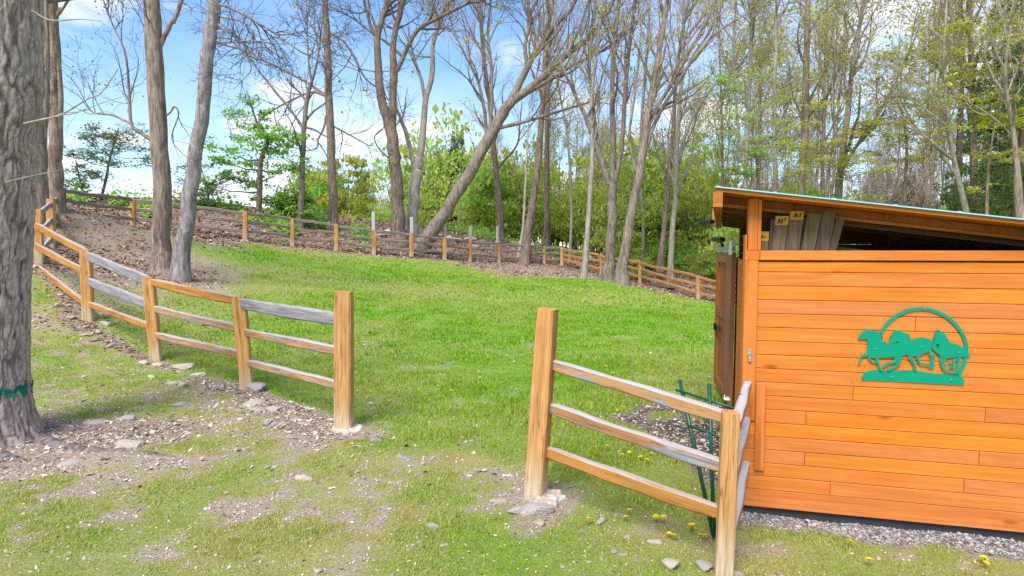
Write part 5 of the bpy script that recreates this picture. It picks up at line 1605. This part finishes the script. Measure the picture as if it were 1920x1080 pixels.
# ---- spring foliage in layers behind the shed
def wood_sprays(label, trunk, d, n, x0, x1, y0, y1, leaf, seed, per=60, size=.055):
    g = np.random.default_rng(seed)
    sp = [(g.uniform(x0, x1), g.uniform(y0, y1), g.uniform(24, 46), g.uniform(5, 10)) for _ in range(n)]
    spray_tree(label, trunk, d, sp, leaf, 'bark_grey', per, size, seed, name='leafy_tree', flat=.3, twig='twig')


wood_sprays('yellow-green maple with layered leaves just past the shed eave', [(1425, 480, 9), (1422, 360, 7), (1415, 270, 5), (1400, 200, 3), (1395, 130, 2)], 23, 26, 1345, 1480, 130, 330, 'leaf_g', 61, 70)
wood_sprays('yellow-green maple with layered leaves over the stacked planks', [(1545, 480, 9), (1550, 360, 7), (1560, 280, 5), (1565, 220, 3), (1560, 150, 2)], 20, 26, 1480, 1660, 190, 335, 'leaf_y', 62, 60)
wood_sprays('yellow-green maple with layered leaves over the middle of the roof', [(1690, 480, 9), (1695, 380, 7), (1700, 270, 5), (1690, 200, 3), (1690, 120, 2)], 21, 24, 1620, 1800, 90, 300, 'leaf_y', 63, 60)
wood_sprays('leafy maple leaning out over the low end of the roof', [(1850, 480, 9), (1850, 390, 7), (1855, 300, 5), (1870, 200, 3), (1880, 100, 2)], 18, 24, 1780, 1930, 40, 360, 'leaf_y', 64, 55)

# ---- shrubs and young trees of the understory
def shrub_proto(seed, leaf, n=6500, size=.13, dens=46):
    g = np.random.default_rng(seed)
    e = empty('young_leafy_tree', (0, 0, 0), world_children=False)
    T, C = MB(), MB()
    tops = []
    for k in range(5):
        a = g.uniform(0, 6.28); tip = np.array([math.cos(a) * g.uniform(.3, 1.2), math.sin(a) * g.uniform(.3, 1.2), g.uniform(3.2, 4.9)])
        p = spline([(0, 0, -.3), tip * np.array([.25, .25, .35]), tip * np.array([.6, .6, .7]), tip], 9)
        T.tube(p, np.linspace(.055, .012, 9), 6); tops.append(p)
    cl = []
    while len(cl) < dens:
        c = g.uniform(-1, 1, 3)
        if np.linalg.norm(c) > 1: continue
        c = c * np.array([2.1, 2.1, 2.7]) * (1 + .25 * math.sin(3 * math.atan2(c[1], c[0]) + seed)) + np.array([0, 0, 2.6])
        if c[2] < .5 and g.random() < .5: continue
        cl.append(c)
    for c in cl:
        p = tops[g.integers(5)]; i = np.argmin(np.linalg.norm(p - c, axis=1))
        C.tube([p[max(0, i - 1)], (p[i] + c) / 2 + g.normal(0, .08, 3), c], [.014, .01, .005], 4)
        m = int(n / dens * g.uniform(.4, 1.6))
        leafquads(C, c + g.normal(size=(m, 3)) * np.array([.36, .36, .17]) * g.uniform(.7, 1.3), size, g, 1, 1.3)
    a = T.build('trunk', M['bark_dark'], e, origin=(0, 0, 0)); a.location = (0, 0, 0)
    b = C.build('crown', [M['twig'], M[leaf]], e, smooth=False, origin=(0, 0, 0)); b.location = (0, 0, 0)
    return e


SHR = [shrub_proto(1, 'leaf_shrub', 2600, .12), shrub_proto(2, 'leaf_shrub', 1900, .11, 56), shrub_proto(3, 'leaf_g', 3000, .12), shrub_proto(4, 'leaf_shrub', 1500, .10, 60)]
used = set()


def put(proto, x, y, s, rz, label, cat, group, sz=None):
    if id(proto) in used: o = copy_tree(proto)
    else: o = proto; used.add(id(proto))
    o.location = (x, y, Hs(x, y) - .05); o.rotation_euler = (0, 0, rz); o.scale = (s, s, sz or s)
    tag(o, label, cat, group)
    return o


g = np.random.default_rng(77)
for i in range(46):
    px = 575 + (1345 - 575) * (i + g.uniform(-.3, 1.3)) / 46
    d = g.uniform(38, 52) if px < 1130 else g.uniform(33, 46)
    if px < 700: d = g.uniform(40, 56)
    top = 325 + 25 * math.sin(px * .02) + g.uniform(-65, 60) + (25 if px < 720 else 0)
    x = (px - 960) / F * d; z0 = Hs(x, d)
    h = max(1.8, (470 - top) / F * d + CAMZ - z0)
    s = h / 5.1
    put(SHR[(0, 1, 3, 1, 3, 2)[int(g.integers(6))]], x, d, s * 1.05, g.uniform(0, 6), 'bright green young tree in the leafy belt beyond the far fence', 'tree', 'young leafy trees beyond the far fence', s)
for i in range(16):
    px = g.uniform(1180, 1360); d = g.uniform(30.5, 36); x = (px - 960) / F * d
    put(SHR[2 if i % 2 else 1], x, d, g.uniform(.2, .42), g.uniform(0, 6), 'low green bush behind the downhill fence near the shed', 'bush', 'bushes behind the downhill fence')
for i in range(26):
    px = g.uniform(1340, 1960); d = g.uniform(24, 40); x = (px - 960) / F * d
    put(SHR[int(g.integers(4))], x, d, g.uniform(.5, .95), g.uniform(0, 6), 'young tree with thin leaves in the woods behind the shed', 'tree', 'young trees behind the shed')

# ---- woods of thin trees
def wood_proto(seed, h, r, spec, leaf, leafn, leafs, bark, lean=.4, t0=.3):
    g = np.random.default_rng(seed)
    e = empty('woodland_tree', (0, 0, 0), world_children=False)
    T, C = MB(), MB(); tips = []
    k = 9
    z = np.linspace(-.4, h, k)
    p = np.column_stack([np.cumsum(g.normal(0, lean * .28, k)), np.cumsum(g.normal(0, lean * .28, k)), z]); p[:, :2] -= p[1, :2]
    p = spline(p, 22); rr = r * (1 - .85 * np.linspace(0, 1, 22) ** 1.1)
    T.tube(p, rr, 7)
    if g.random() < .5:
        q = spline([p[8], p[8] + np.array([g.normal(0, .5), g.normal(0, .5), h * .2]), p[8] + np.array([g.normal(0, 1.2), g.normal(0, 1.2), h * .55])], 14)
        T.tube(q, np.linspace(r * .5, .015, 14), 6); grow(T, C, tips, q, np.linspace(r * .5, .015, 14), 0, dict(spec, n=(8, 4, 4)), g, .2)
    grow(T, C, tips, p, rr, 0, spec, g, t0)
    if leaf: leaves_on(C, tips, leafn, leafs, .14, g)
    a = T.build('trunk', M[bark], e, origin=(0, 0, 0)); a.location = (0, 0, 0)
    b = C.build('crown', [M['twig'], M[leaf or 'bud_red']], e, smooth=False, origin=(0, 0, 0)); b.location = (0, 0, 0)
    return e


WS = dict(UP, n=(20, 5, 4), len=(3.0, 1.6, .9), rmin=.0095)
LEAFY = [wood_proto(1, 17, .09, WS, 'leaf_y', 2.4, .10, 'bark_grey'), wood_proto(2, 15, .075, WS, 'leaf_y', 3.2, .10, 'bark_pale'), wood_proto(3, 19, .115, dict(WS, n=(24, 5, 4)), 'leaf_y', 1.5, .10, 'bark_grey')]
NAKED = [wood_proto(4, 16, .085, dict(WS, n=(24, 6, 4)), None, 0, 0, 'bark_grey'), wood_proto(5, 18, .11, dict(WS, n=(26, 6, 4)), 'bud_red', 1.3, .07, 'bark_pale'), wood_proto(6, 14, .07, dict(WS, n=(22, 6, 4)), 'bud_red', 1.0, .07, 'bark_dark')]
for i in range(24):
    px = g.uniform(1340, 1990); d = g.uniform(30, 60); x = (px - 960) / F * d
    put(LEAFY[i % 3], x, d, g.uniform(.75, 1.1), g.uniform(0, 6), 'thin tree with yellow-green leaves in the woods behind the shed', 'tree', 'leafing trees in the woods behind the shed')
for i in range(50):
    px = g.uniform(1330, 2010); d = g.uniform(46, 85); x = (px - 960) / F * d
    put(NAKED[i % 3], x, d, g.uniform(.6, .95), g.uniform(0, 6), 'bare brown tree deep in the woods behind the shed', 'tree', 'bare trees deep in the woods behind the shed')
for i in range(30):
    px = g.uniform(930, 1340); d = g.uniform(40, 72); x = (px - 960) / F * d
    put((LEAFY + NAKED)[int(g.integers(6))], x, d, g.uniform(.5, .85), g.uniform(0, 6), 'thin tree standing among the green belt beyond the far fence', 'tree', 'thin trees in the green belt')
for i in range(24):
    px = g.uniform(640, 960); d = g.uniform(70, 95); x = (px - 960) / F * d
    put(NAKED[i % 3], x, d, g.uniform(.62, .82), g.uniform(0, 6), 'far bare grey tree rising over the green belt beyond the white posts', 'tree', 'far bare grey trees')

def brush_proto(seed):
    g = np.random.default_rng(seed)
    e = empty('bare_bush', (0, 0, 0), world_children=False)
    T, C = MB(), MB(); tips = []
    for k in range(7):
        a = g.uniform(0, 6.28); tip = np.array([math.cos(a) * g.uniform(.3, 1.5), math.sin(a) * g.uniform(.3, 1.5), g.uniform(3.0, 5.5)])
        p = spline([(0, 0, -.3), tip * np.array([.3, .3, .35]), tip * np.array([.65, .65, .7]), tip], 12)
        r_ = np.linspace(.035, .009, 12); T.tube(p, r_, 5)
        grow(T, C, tips, p, r_, 0, dict(UP, n=(9, 5, 4), len=(1.7, 1.0, .6), r=(.02, .012, .009), rmin=.008), g, .15)
    leaves_on(C, tips, .7, .06, .12, g)
    a = T.build('trunk', M['twig'], e, origin=(0, 0, 0)); a.location = (0, 0, 0)
    b = C.build('crown', [M['twig'], M['bud_red']], e, smooth=False, origin=(0, 0, 0)); b.location = (0, 0, 0)
    return e


BR = [brush_proto(1), brush_proto(2)]
for i in range(30):
    px = g.uniform(1345, 2000); d = g.uniform(30, 60); x = (px - 960) / F * d
    put(BR[i % 2], x, d, g.uniform(.7, 1.35), g.uniform(0, 6), 'bare twiggy bush filling the woods behind the shed', 'bush', 'bare bushes in the woods behind the shed')
for i in range(24):
    px = g.uniform(880, 1340); d = g.uniform(50, 70); x = (px - 960) / F * d
    put(BR[i % 2], x, d, g.uniform(1.2, 1.9), g.uniform(0, 6), 'bare twiggy bush at the back of the green belt', 'bush', 'bare bushes at the back of the green belt')
for i in range(40):
    k_ = i / 39
    px = 665 + 680 * k_ + g.uniform(-10, 10)
    d = float(np.interp(px, [665, 760, 850, 950, 1050, 1200, 1345], [28.6, 30, 32, 35, 37, 35, 33])) + g.uniform(-.6, 1.0)
    x = (px - 960) / F * d
    o = bpy.data.objects.new('stone', STONES[int(g.integers(5))]); COL.objects.link(o)
    r_ = g.uniform(.16, .5); o.location = (x, d, Hs(x, d) + r_ * .1); o.scale = (r_, r_ * .8, r_ * .9); o.rotation_euler = (g.uniform(-.2, .2), g.uniform(-.2, .2), g.uniform(0, 6))
    tag(o, 'pale stone lying on the bank behind the far fence', 'stone', 'pale stones on the bank')

# ---- pines
def pine_proto(seed, h, r, bough, t0=.10, size=.22, per=95, whorls=26):
    g = np.random.default_rng(seed)
    e = empty('pine_tree', (0, 0, 0), world_children=False)
    T, C = MB(), MB()
    z = np.linspace(-.4, h, 14); p = np.column_stack([.12 * np.sin(z * .5), .12 * np.cos(z * .4), z])
    T.tube(p, np.linspace(r, .02, 14), 8)
    for w in range(whorls):
        f = t0 + (1 - t0) * (w + g.uniform(-.3, .3)) / whorls
        f = min(.98, f)
        for b in range(int(g.integers(4, 6))):
            a = g.uniform(0, 6.283); L = bough * (1.05 - f) ** .7 * g.uniform(.45, 1.2); f = f + g.uniform(-.5, .5) / whorls; f = min(.985, max(.03, f)); tilt_ = g.normal(0, .22)
            s = np.array([np.interp(f * h, z, p[:, 0]), np.interp(f * h, z, p[:, 1]), f * h])
            dr = np.array([math.cos(a), math.sin(a), 0])
            tt = np.linspace(0, 1, 6)[:, None]
            br = s + dr * L * tt + np.array([0, 0, 1]) * (L * ((.22 + tilt_) * tt - .25 * tt ** 2 + .12 * tt ** 3))
            C.tube(br, np.linspace(max(.015, r * .2), .006, 6), 4)
            n = int(per * L)
            k = g.random(n) ** .7 * .85 + .15
            c = np.stack([np.interp(k, tt[:, 0], br[:, q]) for q in range(3)], -1)
            sd = np.array([-dr[1], dr[0], 0])
            c = c + sd * (g.normal(0, .16, n) * L * (1.1 - k) + g.normal(0, .06, n))[:, None] + np.array([0, 0, 1]) * g.normal(.06, .17, n)[:, None]
            m = 3
            c = np.repeat(c, m, 0)
            u = g.normal(size=(len(c), 3)) + dr * .8 + np.array([0, 0, .35]); u /= np.linalg.norm(u, axis=1)[:, None]
            v = np.cross(u, g.normal(size=(len(c), 3))); v /= np.linalg.norm(v, axis=1)[:, None]
            sz = size * g.uniform(.6, 1.2, len(c))
            C.quads(c, u * sz[:, None] * .6, v * (sz * .10)[:, None], 1, g.random(len(c)))
    a = T.build('trunk', M['bark_dark'], e, origin=(0, 0, 0)); a.location = (0, 0, 0)
    b = C.build('crown', [M['twig'], M['needle']], e, smooth=False, origin=(0, 0, 0)); b.location = (0, 0, 0)
    return e


PN = [pine_proto(1, 12, .2, 3.2), pine_proto(2, 11, .18, 2.8, per=80), pine_proto(3, 17, .24, 3.6, t0=.2, per=75, whorls=26)]
def pine(k, px, top, d, label, group=None):
    x = (px - 960) / F * d; z0 = Hs(x, d)
    h = (470 - top) / F * d + CAMZ - z0
    s = h / (12, 11, 17)[k]
    put(PN[k], x, d, s, g.uniform(0, 6), label, 'tree', group)
pine(0, 632, 298, 50, 'broad green pine behind the straight light trunk')
pine(1, 682, 305, 60, 'darker pine just beside the broad green pine')
pine(1, 600, 345, 52, 'low pale green pine at the edge of the open sky')
pine(0, 862, 250, 48, 'tall pine seen behind the leaning tree')
pine(1, 822, 285, 52, 'shorter pine between the forked tree and the leaning tree')
pine(2, 1895, -60, 21, 'tall dark pine with hanging boughs over the low end of the roof')
pine(2, 1840, 60, 30, 'dark pine behind the dark straight trunk over the roof')
pine(0, 1700, 325, 34, 'short dark evergreen behind the middle of the shed roof')
pine(2, 1965, -40, 24, 'dark pine at the far end of the roof, cut by the picture edge')

# ------------------------------------------------------------------ sky, sun, camera
SUN_EL, SUN_AZ = math.radians(52), math.radians(205)     # azimuth measured from +Y clockwise
W = bpy.data.worlds.new('World'); S.world = W; W.use_nodes = True
nt = W.node_tree; N = nt.nodes; Lk = nt.links
bg = N['Background']
sky = N.new('ShaderNodeTexSky'); sky.sky_type = 'NISHITA'; sky.sun_disc = False
sky.sun_elevation = SUN_EL; sky.sun_rotation = SUN_AZ; sky.air_density = 1.0; sky.dust_density = .6; sky.ozone_density = 1.6
tc = N.new('ShaderNodeTexCoord')
sep = N.new('ShaderNodeSeparateXYZ'); Lk.new(tc.outputs['Generated'], sep.inputs[0])
def mth(op, a, b=0.0, cl=False):
    nd = N.new('ShaderNodeMath'); nd.operation = op; nd.use_clamp = cl
    for i, v in enumerate((a, b)):
        if isinstance(v, bpy.types.NodeSocket): Lk.new(v, nd.inputs[i])
        else: nd.inputs[i].default_value = v
    return nd.outputs[0]
zz = mth('ADD', mth('MAXIMUM', sep.outputs[2], 0.0), .22)
cb = N.new('ShaderNodeCombineXYZ'); Lk.new(mth('DIVIDE', sep.outputs[0], zz), cb.inputs[0]); Lk.new(mth('DIVIDE', sep.outputs[1], zz), cb.inputs[1]); cb.inputs[2].default_value = 3.1
def nz(scale, det, rough, dist=0.0):
    n = N.new('ShaderNodeTexNoise'); n.inputs['Scale'].default_value = scale; n.inputs['Detail'].default_value = det; n.inputs['Roughness'].default_value = rough; n.inputs['Distortion'].default_value = dist
    Lk.new(cb.outputs[0], n.inputs['Vector']); return n.outputs[0]
def rmp(f, st):
    r = N.new('ShaderNodeValToRGB'); Lk.new(f, r.inputs[0]); e = r.color_ramp.elements
    for el, (p, c) in zip(e, st): el.position = p; el.color = (c, c, c, 1)
    return r.outputs[0]
cl = rmp(nz(1.55, 8, .56, .25), [(.47, 0), (.60, .95)])
cirrus = rmp(nz(.5, 5, .6, .8), [(.36, .0), (.75, .5)])
low = rmp(sep.outputs[2], [(.02, .62), (.18, 0)])
cloud = mth('MAXIMUM', mth('MAXIMUM', cl, cirrus), low, True)
hs = N.new('ShaderNodeHueSaturation'); hs.inputs['Saturation'].default_value = 1.32; hs.inputs['Value'].default_value = 1.15; Lk.new(sky.outputs[0], hs.inputs['Color'])
mx = N.new('ShaderNodeMix'); mx.data_type = 'RGBA'
Lk.new(cloud, mx.inputs[0]); Lk.new(hs.outputs[0], mx.inputs[6])
mx.inputs[7].default_value = (5.1, 5.3, 5.6, 1)
Lk.new(mx.outputs[2], bg.inputs['Color'])
bg.inputs['Strength'].default_value = .12

sl = bpy.data.lights.new('sun', 'SUN'); sl.energy = 2.3; sl.angle = math.radians(28); sl.color = (1, .95, .87)
so = bpy.data.objects.new('sun', sl); COL.objects.link(so)
sd = Vector((math.sin(SUN_AZ) * math.cos(SUN_EL), math.cos(SUN_AZ) * math.cos(SUN_EL), math.sin(SUN_EL)))
so.rotation_euler = sd.to_track_quat('Z', 'Y').to_euler(); so.location = (0, -5, 30)

cam = bpy.data.cameras.new('camera'); cam.sensor_width = 36; cam.lens = F / 1920 * 36; cam.clip_end = 2000; cam.clip_start = .05
cobj = bpy.data.objects.new('camera', cam); COL.objects.link(cobj)
cobj.location = (0, 0, CAMZ); cobj.rotation_euler = (math.pi / 2 - PITCH, 0, 0)
S.camera = cobj
S.render.engine = 'CYCLES'
S.cycles.use_denoising = False; S.cycles.max_bounces = 6; S.cycles.diffuse_bounces = 3; S.cycles.transmission_bounces = 3; S.cycles.transparent_max_bounces = 4; S.cycles.glossy_bounces = 2
S.view_settings.view_transform = 'Standard'; S.view_settings.look = 'None'
S.view_settings.exposure = .95; S.view_settings.gamma = 1.0
for o in list(S.objects):
    if '_w' in o: del o['_w']
